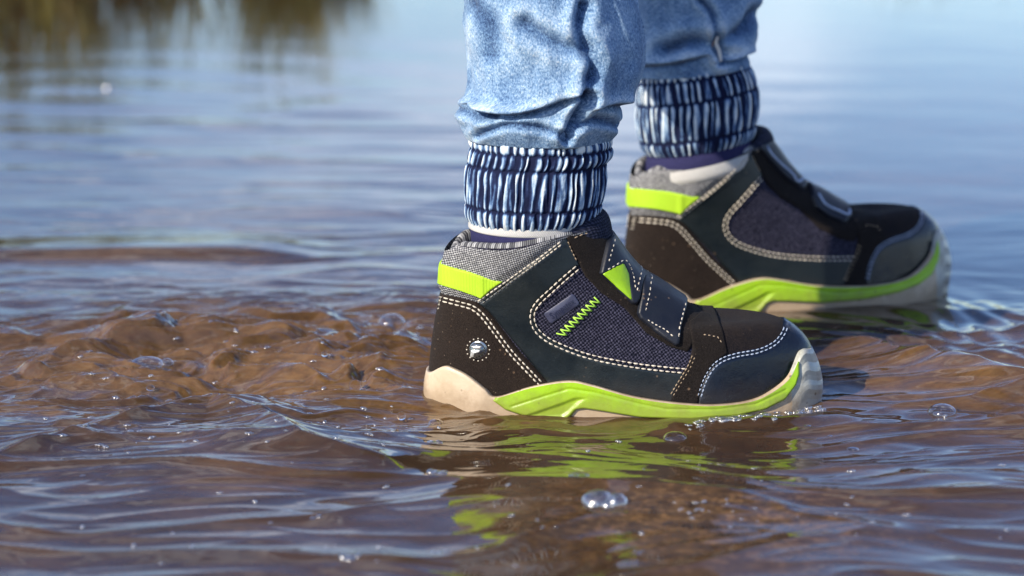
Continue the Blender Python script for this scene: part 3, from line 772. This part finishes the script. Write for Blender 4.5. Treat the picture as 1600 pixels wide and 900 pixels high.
m.set(Base_Color=col, Roughness=.9, Specular_IOR_Level=.2); m.b.inputs['Sheen Weight'].default_value = .1
b = m.bump(gr, .7, .0009); m.bump(gr2, .35, .0015, b)
M_denim = m.mat
m = NB('dark_cuff_denim'); co = m.coord()
at = m.n('ShaderNodeAttribute', attribute_name='wear'); gr2 = m.noise(co, 500, 3, .7)
f = m.math('ADD', at.outputs['Fac'], m.math('MULTIPLY', m.math('SUBTRACT', gr2, .5), .35))
col = m.ramp(f, [(.0, (.006, .010, .038)), (.35, (.016, .028, .085)), (.55, (.09, .17, .33)), (.75, (.34, .47, .62)), (1.0, (.70, .76, .78))])
m.set(Base_Color=col, Roughness=.9, Specular_IOR_Level=.2); m.bump(gr2, .5, .0012)
M_cuff = m.mat
M_sockn = mat_weave('navy_sock_knit', (.022, .022, .075), (.07, .07, .19), 3.6, .8, .3)
M_sockw = mat_weave('white_sock_knit', (.55, .54, .52), (.8, .79, .76), 3.6, .8, .3)

def leg_mesh(name, parent, prof, yc, tilt, folds, seed, wearf, mats, res=(520, 520), cuff=None, ry=.95, zextra=None, yslope=0):
    """prof: rows (py, leftpx, rightpx) traced at the leg's own depth; a tube of elliptical section"""
    pr = np.array(prof, float)
    xl, zl = unproj(pr[:, 1], pr[:, 0], yc); xr, _ = unproj(pr[:, 2], pr[:, 0], yc)
    if zextra is not None:
        ex = np.array(zextra); zl = np.r_[ex[:, 0], zl]; xl = np.r_[ex[:, 1], xl]; xr = np.r_[ex[:, 2], xr]
    o = np.argsort(zl); zl, xl, xr = zl[o], xl[o], xr[o]
    nth, nz = res
    zmin, zmax = zl[0], zl[-1]
    z1 = unproj(800, -60, yc)[1]
    zs = np.linspace(zmin, min(zmax, z1), nz)
    if zmax > z1+.02: zs = np.r_[zs, np.linspace(z1, zmax, 60)[1:]]
    q = np.array([zl, xl, xr]).T; q = catmull(q, 6) ; q = q[np.argsort(q[:, 0])]
    XL = np.interp(zs, q[:, 0], q[:, 1]); XR = np.interp(zs, q[:, 0], q[:, 2])
    th = np.linspace(0, 2*np.pi, nth, endpoint=False)
    TH, ZZ = np.meshgrid(th, zs)
    cx = ((XL+XR)/2)[:, None]; a = ((XR-XL)/2)[:, None]
    yo = yc+np.maximum(0, ZZ-z1)*yslope
    # th=0 at -x, going through -y (towards the viewer)
    dirx = -np.cos(TH); diry = -np.sin(TH)
    X = cx+a*dirx; Y = yo+a*ry*diry
    Z = ZZ+tilt*(X-cx)
    px, py = project(X, -np.abs(Y-yc)+yc, Z)
    front = diry < .15
    d = np.zeros_like(X); wear = np.full_like(X, wearf)
    for (line, amp, wd, kind) in folds:
        L = catmull(line, 6); dd = linedist(px, py, L)
        if kind == 'v':    # valley
            g = np.exp(-(dd/wd)**2); d -= amp*g*front; d += amp*.45*np.exp(-((dd-2.2*wd)/(1.3*wd))**2)*front
            wear = wear-.25*g*front+.12*np.exp(-((dd-2.2*wd)/(1.2*wd))**2)*front
        elif kind == 'r':
            g = np.exp(-(dd/wd)**2); d += amp*g*front; wear = wear+.15*g*front
        else:              # 'o': overhanging lip, cloth above pushed out, dropping sharply below the line
            ly = np.interp(px, L[np.argsort(L[:, 0]), 0], L[np.argsort(L[:, 0]), 1])
            x0, x1 = L[:, 0].min(), L[:, 0].max(); e = sstep(x0-16, x0+14, px)*sstep(x1+16, x1-14, px)
            s = ly-py      # positive above
            g = np.where(s > 0, np.exp(-(s/wd)**1.3), np.exp(-(s/3.2)**2)); d += amp*g*e*front
            d -= amp*.55*np.exp(-((s+6)/5.5)**2)*e*front; wear = wear+(.16*np.exp(-((s-6)/7)**2)-.28*np.exp(-((s+5)/5)**2))*e*front
    amp2 = .0016 if cuff is None else .0002
    d += amp2*fbm(th[None]*3+ZZ*8, ZZ*30, 3, seed)
    back = ~front
    if cuff is None: d += back*.003*perlin(np.cos(TH)*3, ZZ*40+np.sin(TH)*2, seed+5)
    if cuff is not None:
        zc, kpl, ampc = cuff      # stitched rows (z, relative to centre)
        zrel = ZZ
        wv = np.zeros_like(X); pin = np.zeros_like(X); band = np.zeros_like(X)
        for zz in zc: pin = np.maximum(pin, np.exp(-((zrel-zz)/.0011)**2)); band += (zrel > zz)
        ph = kpl*TH+3.2*perlin(TH*5, band*3.7, seed)+1.5*perlin(TH*11, ZZ*60+band, seed+1)+.7*perlin(TH*25, ZZ*110+band*5, seed+7)
        wv = np.sin(ph); am = .65+.5*perlin(TH*9, band*2.1+ZZ*25, seed+2)
        bulge = np.zeros_like(X)
        zz = np.r_[zs[0], np.array(sorted(zc)), zs[-1]]
        for i in range(len(zz)-1):
            t = np.clip((zrel-zz[i])/(zz[i+1]-zz[i]), 0, 1); bulge = np.maximum(bulge, np.sin(np.pi*t))
        d += ampc*wv*am*(.45+.55*bulge)+.0004*bulge-.0006*pin
        wear = .37+.52*wv*am*1.3-.5*pin+.42*perlin(TH*13, ZZ*60, seed+3)+.2*perlin(TH*37, ZZ*160, seed+13)
        wear += .12*perlin(TH*3, ZZ*14, seed+9)+.28*(band >= len(zc))
    nx = dirx; ny = diry
    X = X+nx*d; Y = Y+ny*d
    if cuff is None: Z = Z
    V = np.stack([X, Y, Z], -1)
    # hem turned inwards
    low = V[0]; c0 = low.mean(0)
    r1 = low+(c0-low)*.05+np.array([0, 0, -.0008]); r2 = low+(c0-low)*.10+np.array([0, 0, .004]); r3 = low+(c0-low)*.10+np.array([0, 0, .02])
    V = np.concatenate([r3[None], r2[None], r1[None], V], 0)
    Wr = np.concatenate([wear[:1]]*3+[wear], 0)
    n = V.shape[0]
    uv = np.stack([np.broadcast_to(np.r_[th][None]*.045, (n, nth)), V[:, :, 2]], -1)
    return make_obj(name, V.reshape(-1, 3), grid_faces(n, nth, True), mats, parent, uv=uv.reshape(-1, 2), attrs={'wear': Wr})

# front leg
YF = 0.0
J1 = [(-60, 722, 985), (-20, 724, 990), (0, 724, 994), (53, 727, 1006), (90, 731, 1006), (120, 735, 1003), (145, 736, 992), (156, 722, 984), (168, 716, 972), (180, 715, 968), (190, 719, 969), (200, 722, 966), (208, 726, 961), (215, 731, 957)]
up1 = [(.275, -.06, .075), (.31, -.115, .070), (.40, -.14, .075), (.50, -.08, .10), (.56, -.06, .115)]  # unseen thigh, widened leftwards to cast shade on the farther boot
F1 = [([(735, 160), (762, 172), (800, 176), (840, 168), (880, 153), (916, 140)], .0062, 34, 'o'),
      ([(918, 150), (905, 172), (892, 196), (884, 216)], .0065, 7, 'v'),
      ([(912, 10), (906, 48), (922, 78), (926, 108), (912, 142)], .0055, 9, 'v'),
      ([(820, 38), (850, 58), (880, 72), (908, 78)], .0035, 11, 'v'),
      ([(745, 212), (790, 196), (835, 199), (868, 207), (882, 214)], .0022, 5, 'v'),
      ([(925, 168), (945, 163), (968, 160), (990, 162)], .0042, 14, 'o'),
      ([(905, 195), (930, 186), (965, 196)], .0030, 6, 'v'),
      ([(712, 168), (740, 180), (770, 184)], .002, 6, 'v'),
      ([(742, 8), (765, 40), (768, 80)], .0015, 14, 'v')]
legF = leg_mesh('jeans', person, J1, YF, 0.0, F1, 3, .58, M_denim, zextra=up1, yslope=.25)
zc1 = [unproj(840, y, -.033)[1] for y in (244, 269, 334)]
C1 = [(196, 752, 936), (208, 742, 946), (218, 735, 955), (240, 734, 955), (258, 729, 948), (285, 728, 946), (313, 727, 942), (334, 729, 934), (347, 734, 924)]
cuffF = leg_mesh('cuff', legF, C1, YF, 0.0, [], 11, .4, M_cuff, res=(1400, 170), cuff=(zc1, 50, .0011))

# rear leg
YB = .232
J2 = [(-60, 990, 1188), (-20, 990, 1186), (0, 990, 1186), (30, 988, 1185), (60, 989, 1179), (80, 990, 1170), (94, 990, 1169), (102, 991, 1170), (110, 992, 1171)]
up2 = [(.36, .085, .185), (.43, .04, .185), (.50, -.01, .17), (.56, -.03, .155)]
F2 = [([(1095, 0), (1112, 20), (1118, 55), (1125, 95)], .004, 5, 'v'), ([(1040, 78), (1075, 66), (1105, 68), (1130, 84)], .005, 10, 'v'),
      ([(1130, 62), (1155, 50), (1180, 20)], .0045, 10, 'v'), ([(1005, 100), (1050, 96), (1100, 84)], .004, 14, 'o'), ([(1120, 95), (1150, 88), (1180, 72)], .004, 9, 'o')]
legB = leg_mesh('jeans', person, J2, YB, .10, F2, 6, .56, M_denim, res=(420, 400), zextra=up2, yslope=-.15)
zc2 = [unproj(1088, y, YB-.03)[1] for y in (124, 158, 218)]
C2 = [(92, 1012, 1150), (104, 1000, 1164), (114, 995, 1171), (150, 994, 1183), (175, 995, 1184), (200, 998, 1182), (216, 1003, 1179), (228, 1009, 1174)]
cuffB = leg_mesh('cuff', legB, C2, YB, .16, [], 17, .4, M_cuff, res=(1100, 150), cuff=(zc2, 48, .0011))
G = Geo(); pts = []
for (x, y) in catmull([(1106, -5), (1112, 12), (1121, 35), (1123, 52), (1119, 66), (1124, 80), (1126, 96)], 5):
    xx, zz = unproj(x, y, YB-.034); pts.append((xx, YB-.0335, zz))
G.tube(pts, .0012, 6); 
s_ = G.build('side_seam', M_sockw, legB)

# waist joining both legs, well above the picture
pel = Geo(); ring = []
for k, (z, a, b_, cx, cy) in enumerate([(.53, .10, .13, .04, .12), (.57, .105, .14, .035, .12), (.61, .10, .13, .03, .12), (.65, .095, .12, .03, .12)]):
    for j in range(40):
        an = 2*math.pi*j/40; ring.append((cx+a*math.cos(an), cy+b_*math.sin(an), z+.004*math.sin(5*an)))
pel.add(ring, [tuple(f) for f in grid_faces(4, 40, True)]+[tuple(range(120, 160)), tuple(range(40))[::-1]])
wst = pel.build('jeans_waist', M_denim, person)

# socks
def sock(pts, yc, tilt, mats, split_top, parent, rim=392):
    obs = []
    for (name, prof, mt, grow) in pts:
        pr = np.array(prof, float); xl, zl = unproj(pr[:, 1], pr[:, 0], yc); xr, _ = unproj(pr[:, 2], pr[:, 0], yc)
        q = catmull(np.array([zl, xl, xr]).T, 6); n = 64; th = np.linspace(0, 2*np.pi, n, endpoint=False); V = []
        zr = unproj(800, rim, yc-.033)[1]
        for z, l, r_ in q:
            a = (r_-l)/2+grow; c = (l+r_)/2; ryy = .95-.30*sstep(zr+.004, zr-.012, z)
            x = c-a*np.cos(th); y = yc-a*ryy*np.sin(th); V.append(np.stack([x, y, z+tilt*(x-c)], 1))
        V = np.array(V); uv = np.stack([np.broadcast_to(th[None]*100, V.shape[:2]), V[:, :, 2]*2800], -1)
        o = make_obj(name, V.reshape(-1, 3), grid_faces(V.shape[0], n, True), mt, obs[0] if obs else parent, uv=uv.reshape(-1, 2)); obs.append(o)
    return obs
sock([('sock', [(320, 745, 912), (345, 736, 924), (365, 735, 926), (385, 740, 905), (425, 765, 880), (480, 775, 875)], M_sockn, 0),
      ('sock_band', [(325, 745, 912), (340, 737, 924), (352, 735, 924), (355, 738, 922)], M_sockw, .0012)], 0.0, .0, None, None, person)
sock([('sock', [(205, 1020, 1165), (232, 1010, 1172), (250, 1010, 1174), (270, 1016, 1168), (300, 1035, 1150), (350, 1050, 1140)], M_sockn, 0),
      ('sock_band', [(248, 1008, 1176), (258, 1009, 1177), (268, 1012, 1176), (272, 1014, 1174)], M_sockw, .0014)], YB, .22, None, None, person, rim=285)

# the body inside the clothes: one skinned figure from waist to toes
me = bpy.data.meshes.new('body')
f0 = unproj(840, 330, 0.); b0 = unproj(1090, 200, YB)
verts = [(.035, .12, .60), (.035, .07, .54), (.02, .03, .32), (f0[0], 0, f0[1]), (f0[0]-.01, 0, .03), (f0[0]+.09, 0, .012),
         (.045, .17, .54), (.12, .21, .34), (b0[0], YB, b0[1]), (b0[0]-.01, YB, .035), (b0[0]+.09, YB+.01, .02)]
edges = [(0, 1), (1, 2), (2, 3), (3, 4), (4, 5), (0, 6), (6, 7), (7, 8), (8, 9), (9, 10)]
rad = [.07, .052, .034, .024, .018, .012, .052, .034, .024, .018, .012]
me.from_pydata(verts, edges, []); body = bpy.data.objects.new('body', me); C.objects.link(body)
bpy.context.view_layer.objects.active = body
md = body.modifiers.new('skin', 'SKIN')
for v, r_ in zip(me.skin_vertices[0].data, rad): v.radius = (r_, r_)
me.skin_vertices[0].data[0].use_root = True
body.modifiers.new('sub', 'SUBSURF').levels = 2
dg = bpy.context.evaluated_depsgraph_get(); me2 = bpy.data.meshes.new_from_object(body.evaluated_get(dg)); body.modifiers.clear(); body.data = me2
body.parent = person; me2.materials.clear(); me2.materials.append(mat_plain('skin', (.6, .38, .28), .5))

# ================================================================== bubbles, droplets
m = bpy.data.materials.new('bubble_film'); m.use_nodes = True; t_ = m.node_tree; t_.nodes.clear()
o_ = t_.nodes.new('ShaderNodeOutputMaterial'); mx = t_.nodes.new('ShaderNodeMixShader'); tr = t_.nodes.new('ShaderNodeBsdfTransparent'); gl = t_.nodes.new('ShaderNodeBsdfGlossy')
tr.inputs[0].default_value = (.96, .95, .93, 1); gl.inputs['Roughness'].default_value = .06; gl.inputs['Color'].default_value = (1, 1, 1, 1)
lw = t_.nodes.new('ShaderNodeLayerWeight'); lw.inputs[0].default_value = .5; pw = t_.nodes.new('ShaderNodeMath'); pw.operation = 'POWER'; pw.inputs[1].default_value = 2.2
mr = t_.nodes.new('ShaderNodeMapRange'); mr.inputs['From Min'].default_value = 0; mr.inputs['From Max'].default_value = 1; mr.inputs['To Min'].default_value = .10; mr.inputs['To Max'].default_value = .85
t_.links.new(lw.outputs['Facing'], pw.inputs[0]); t_.links.new(pw.outputs[0], mr.inputs[0]); t_.links.new(mr.outputs[0], mx.inputs[0])
t_.links.new(tr.outputs[0], mx.inputs[1]); t_.links.new(gl.outputs[0], mx.inputs[2]); t_.links.new(mx.outputs[0], o_.inputs[0])
M_bub = m
m = NB('water_drop'); m.set(Base_Color=(1, .97, .93), Roughness=.01, IOR=1.33); m.b.inputs['Transmission Weight'].default_value = 1.0; m.mat; M_drop = m.mat
M_froth = M_bub.copy(); M_froth.name = 'froth_film'
for q in M_froth.node_tree.nodes:
    if q.type == 'MAP_RANGE': q.inputs['To Min'].default_value = .3; q.inputs['To Max'].default_value = 1.0
    if q.type == 'BSDF_GLOSSY': q.inputs['Roughness'].default_value = .25
def bub_shell(G, c, r, hgt=1.0, n=24, kk=9, m=0, floor=-.25):
    V = []
    for i in range(kk+1):
        a = lerp(floor, 1, i/kk)*math.pi/2
        for j in range(n):
            an = 2*math.pi*j/n; V.append((c[0]+r*math.cos(a)*math.cos(an)*(1 if i < kk else 1e-3), c[1]+r*math.cos(a)*math.sin(an)*(1 if i < kk else 1e-3), c[2]+r*hgt*math.sin(a)))
    F = [(i*n+j, i*n+(j+1) % n, (i+1)*n+(j+1) % n, (i+1)*n+j) for i in range(kk) for j in range(n)]
    G.add(V, F, m)
def wpos(px, py):
    z = WL
    for _ in range(4):
        x, y = ground(px, py, z); z = float(water_h(x, y))
    return x, y, z
def bubble(px, py, rpx, label, hgt=.8, grp=None, extra=()):
    rpx *= .86; hgt *= .78
    x, y, z = wpos(px, py+rpx*.15); k = PXA*(y-CAM[1])*1.03
    G = Geo(); bub_shell(G, (0, 0, 0), rpx*k, hgt)
    for (dx, dy, rr) in extra: bub_shell(G, (dx*k, dy*k, 0), rr*k, .85)
    o = G.build('bubble', M_froth if ('froth' in label or 'pair' in label or 'blurred' in label) else M_bub); o.location = (x, y, z-.0008)
    return tag(o, label, 'bubble', grp)
BUB = [(612, 500, 26, 'round clear bubble at the back edge of the brown wake, left of the nearer heel', .95, ()),
       (228, 535, 34, 'wide clear bubble far left on the crest of the brown wake', .7, ((30, 8, 13), (-26, 10, 10))),
       (1473, 640, 28, 'large clear domed bubble right of the toe, under the bow wave', .8, ()),
       (1055, 680, 23, 'clear domed bubble on brown water in front of the nearer boot', .7, ()),
       (905, 741, 22, 'flat oval bubble just behind the biggest bubble cluster', .55, ((-8, 4, 8),)),
       (935, 776, 33, 'big pair of joined bubbles in the foreground under the boot', .85, ((28, -6, 19), (-10, -20, 10), (14, -22, 11))),
       (681, 659, 15, 'clear bubble touching the water by the nearer heel', .9, ((-8, -14, 6),)),
       (683, 737, 14, 'frothy little clump of bubbles below and left of the heel', .7, ((-9, 5, 9), (9, -6, 9), (12, 6, 6))),
       (676, 690, 14, 'small low bubble between the heel and the frothy clump', .6, ((10, 3, 7),)),
       (1102, 636, 17, 'bubble against the lime trim below the toe of the nearer boot', .8, ((-14, 3, 8), (15, 4, 9))),
       (1332, 699, 14, 'small flat bubble right of the boot in rippled water', .5, ()),
       (1297, 673, 8, 'tiny bubble between the toe and the small flat bubble', .6, ()),
       (1262, 661, 9, 'tiny bubble just below the front of the toe', .6, ()),
       (1100, 707, 10, 'tiny low bubble in front of the clear domed one', .6, ()),
       (742, 662, 8, 'tiny bubble under the beige heel', .6, ()),
       (549, 868, 15, 'low froth bubble near the bottom edge of the picture, left', .4, ((12, 2, 8), (-12, 1, 8))),
       (490, 805, 10, 'low froth bubble on smooth violet water left of the reflection', .4, ((9, 1, 6),)),
       (688, 862, 13, 'froth bubble at the left edge of the dark reflection', .5, ((10, 3, 8), (-9, 2, 7))),
       (130, 741, 8, 'tiny bubble far left in the foreground waves', .6, ()),
       (1300, 270, 9, 'faint low bubble on the calm water behind the farther boot', .4, ()),
       (170, 137, 12, 'blurred bright bubble in the distance near the reed reflections', 1.0, ()),
       (1585, 545, 6, 'tiny glinting bubble at the right edge beyond the bow wave', .8, ())]
for b_ in BUB: bubble(b_[0], b_[1], b_[2], b_[3], b_[4], extra=b_[5])
# tiny flecks of froth: alike, scattered
fl = []
for k in range(230):
    if k >= 150: px, py = rng.uniform(60, 660), rng.uniform(505, 700)
    elif k < 60: px = rng.uniform(1075, 1285); py = 656-(px-1100)*.12+abs(rng.normal(0, 5))
    elif k < 80: px, py = rng.uniform(200, 640), rng.uniform(500, 660)
    elif k < 95: px, py = rng.normal(1130, 60), rng.normal(795, 8)
    else: px, py = rng.uniform(20, 1580), rng.uniform(640, 890)
    if 670 < px < 1275 and k >= 60 and py < 662: continue
    fl.append((px, py, rng.uniform(1.5, 5.0) if k > 60 else rng.uniform(2.5, 7)))
fp = None
for (px, py, r_) in fl:
    x, y, z = wpos(px, py); k = PXA*(y-CAM[1])*r_
    if fp is None:
        G = Geo(); bub_shell(G, (0, 0, 0), 1.0, .6, 12, 5); bub_shell(G, (1.2, .3, 0), .7, .6, 10, 4); bub_shell(G, (-.9, -.5, 0), .55, .6, 10, 4)
        fp = G.build('froth_bubble', M_froth); o = fp
    else: o = fp.copy(); C.objects.link(o)
    o.location = (x, y, z); o.scale = (k, k, k); o.rotation_euler = (0, 0, rng.uniform(0, 6))
    tag(o, 'one of the tiny flecks of bubbly froth floating on the puddle', 'froth bubble', 'tiny froth bubbles scattered over the water')
def drop(px, py, y, r, label, st=1.0):
    x, z = unproj(px, py, y); G = Geo(); n, kk = 14, 10; V = []
    for i in range(kk+1):
        a = (i/kk-.5)*math.pi
        for j in range(n):
            an = 2*math.pi*j/n; q = max(math.cos(a), 1e-3); V.append((r*q*math.cos(an), r*q*math.sin(an), r*st*math.sin(a)))
    G.add(V, [(i*n+j, i*n+(j+1) % n, (i+1)*n+(j+1) % n, (i+1)*n+j) for i in range(kk) for j in range(n)])
    o = G.build('water_drop', M_drop); o.location = (x, y, z); tag(o, label, 'water drop')
drop(555, 603, wpos(555, 610)[1], .0036, 'round pale water drop resting on the brown wake left of the heel')
drop(627, 650, wpos(627, 662)[1], .0024, 'low pale bead of water nearest the nearer heel', 1.0)
drop(235, 606, wpos(235, 612)[1], .0024, 'small bright water drop far left on the wake', .7)
drop(507, 553, wpos(507, 560)[1], .0018, 'tiny water drop above the wake, left of the nearer boot')

# ================================================================== shore plants
m = NB('reed_leaf'); co = m.coord()
m.set(Base_Color=m.ramp(m.noise(co, 6, 4), [(.35, (.05, .07, .012)), (.55, (.16, .15, .03)), (.7, (.26, .19, .06))]), Roughness=.6); M_reed = m.mat
m = NB('dark_clod'); co = m.coord()
m.set(Base_Color=m.ramp(m.noise(co, 14, 6), [(.35, (.012, .009, .006)), (.65, (.04, .028, .015))]), Roughness=.6); m.bump(m.noise(co, 40, 6), .8, .02); M_clod = m.mat
def tuft(x, y, n, hh, sp, label, dens=1):
    G = Geo(); z0 = float(ground_h(np.array(x), np.array(y)))
    for _ in range(n):
        a = random.uniform(0, 6.28); r_ = sp*math.sqrt(random.random()); bx, by = r_*math.cos(a), r_*math.sin(a)*.6
        h = hh*random.uniform(.45, 1); ln = random.uniform(.05, .45)*h; la = random.uniform(0, 6.28); wd = random.uniform(.003, .007)
        P = []; 
        for k in range(6):
            t = k/5; cx = bx+ln*t*t*math.cos(la); cy = by+ln*t*t*math.sin(la); cz = -.03+h*(t-.18*t*t*ln/h*2)
            q = wd*(1-t**1.5)+.0004; P.append((cx-q*math.sin(la+1), cy+q*math.cos(la+1), cz)); P.append((cx+q*math.sin(la+1), cy-q*math.cos(la+1), cz+.0005))
        G.add(P, [(2*k, 2*k+1, 2*k+3, 2*k+2) for k in range(5)])
    o = G.build('reed_tuft', M_reed); o.location = (x, y, z0); return tag(o, label, 'reed tuft', 'reed tufts along the far shore')
TF = [(-1.25, 3.0, 520, .48, .26, 'dense dark reed tuft at the left end of the far shore'), (-.98, 3.05, 420, .46, .2, 'second reed tuft from the left, on the dark clod'),
      (-.74, 3.2, 260, .34, .14, 'shorter reed tuft right of the dark clod'), (-.47, 3.3, 260, .38, .10, 'narrow yellowish reed tuft left of the child on the far shore'),
      (-.36, 3.35, 130, .30, .08, 'small reed tuft just right of the narrow yellowish one'), (-1.55, 2.95, 200, .4, .2, 'tall reed tuft beyond the left edge of the picture'),
      (.95, 4.0, 50, .25, .10, 'sparse reed tuft behind the farther boot on the right'), (1.15, 4.1, 40, .22, .08, 'thin reed tuft right of the sparse one'), (1.5, 4.2, 60, .3, .12, 'reed tuft near the right end of the far shore')]
for t in TF: tuft(*t)
def clod(x, y, sx, sy, sz, label):
    n, kk = 60, 24; V = []
    for i in range(kk+1):
        a = lerp(-.3, 1, i/kk)*math.pi/2
        for j in range(n):
            an = 2*math.pi*j/n; r_ = 1+.25*float(fbm(np.array(math.cos(an)*1.5+a), np.array(math.sin(an)*1.5+x), 4, 81)); q = max(math.cos(a), 1e-3)
            V.append((sx*q*r_*math.cos(an), sy*q*r_*math.sin(an), sz*math.sin(a)*r_))
    G = Geo(); G.add(V, [(i*n+j, i*n+(j+1) % n, (i+1)*n+(j+1) % n, (i+1)*n+j) for i in range(kk) for j in range(n)])
    o = G.build('mud_clod', M_clod); o.location = (x, y, -.01); tag(o, label, 'mud clod')
clod(-1.25, 3.25, .46, .22, .10, 'long dark mud clod rising from the water at the top left')
clod(-.45, 3.42, .16, .1, .06, 'small dark mud clod under the narrow yellowish reeds')
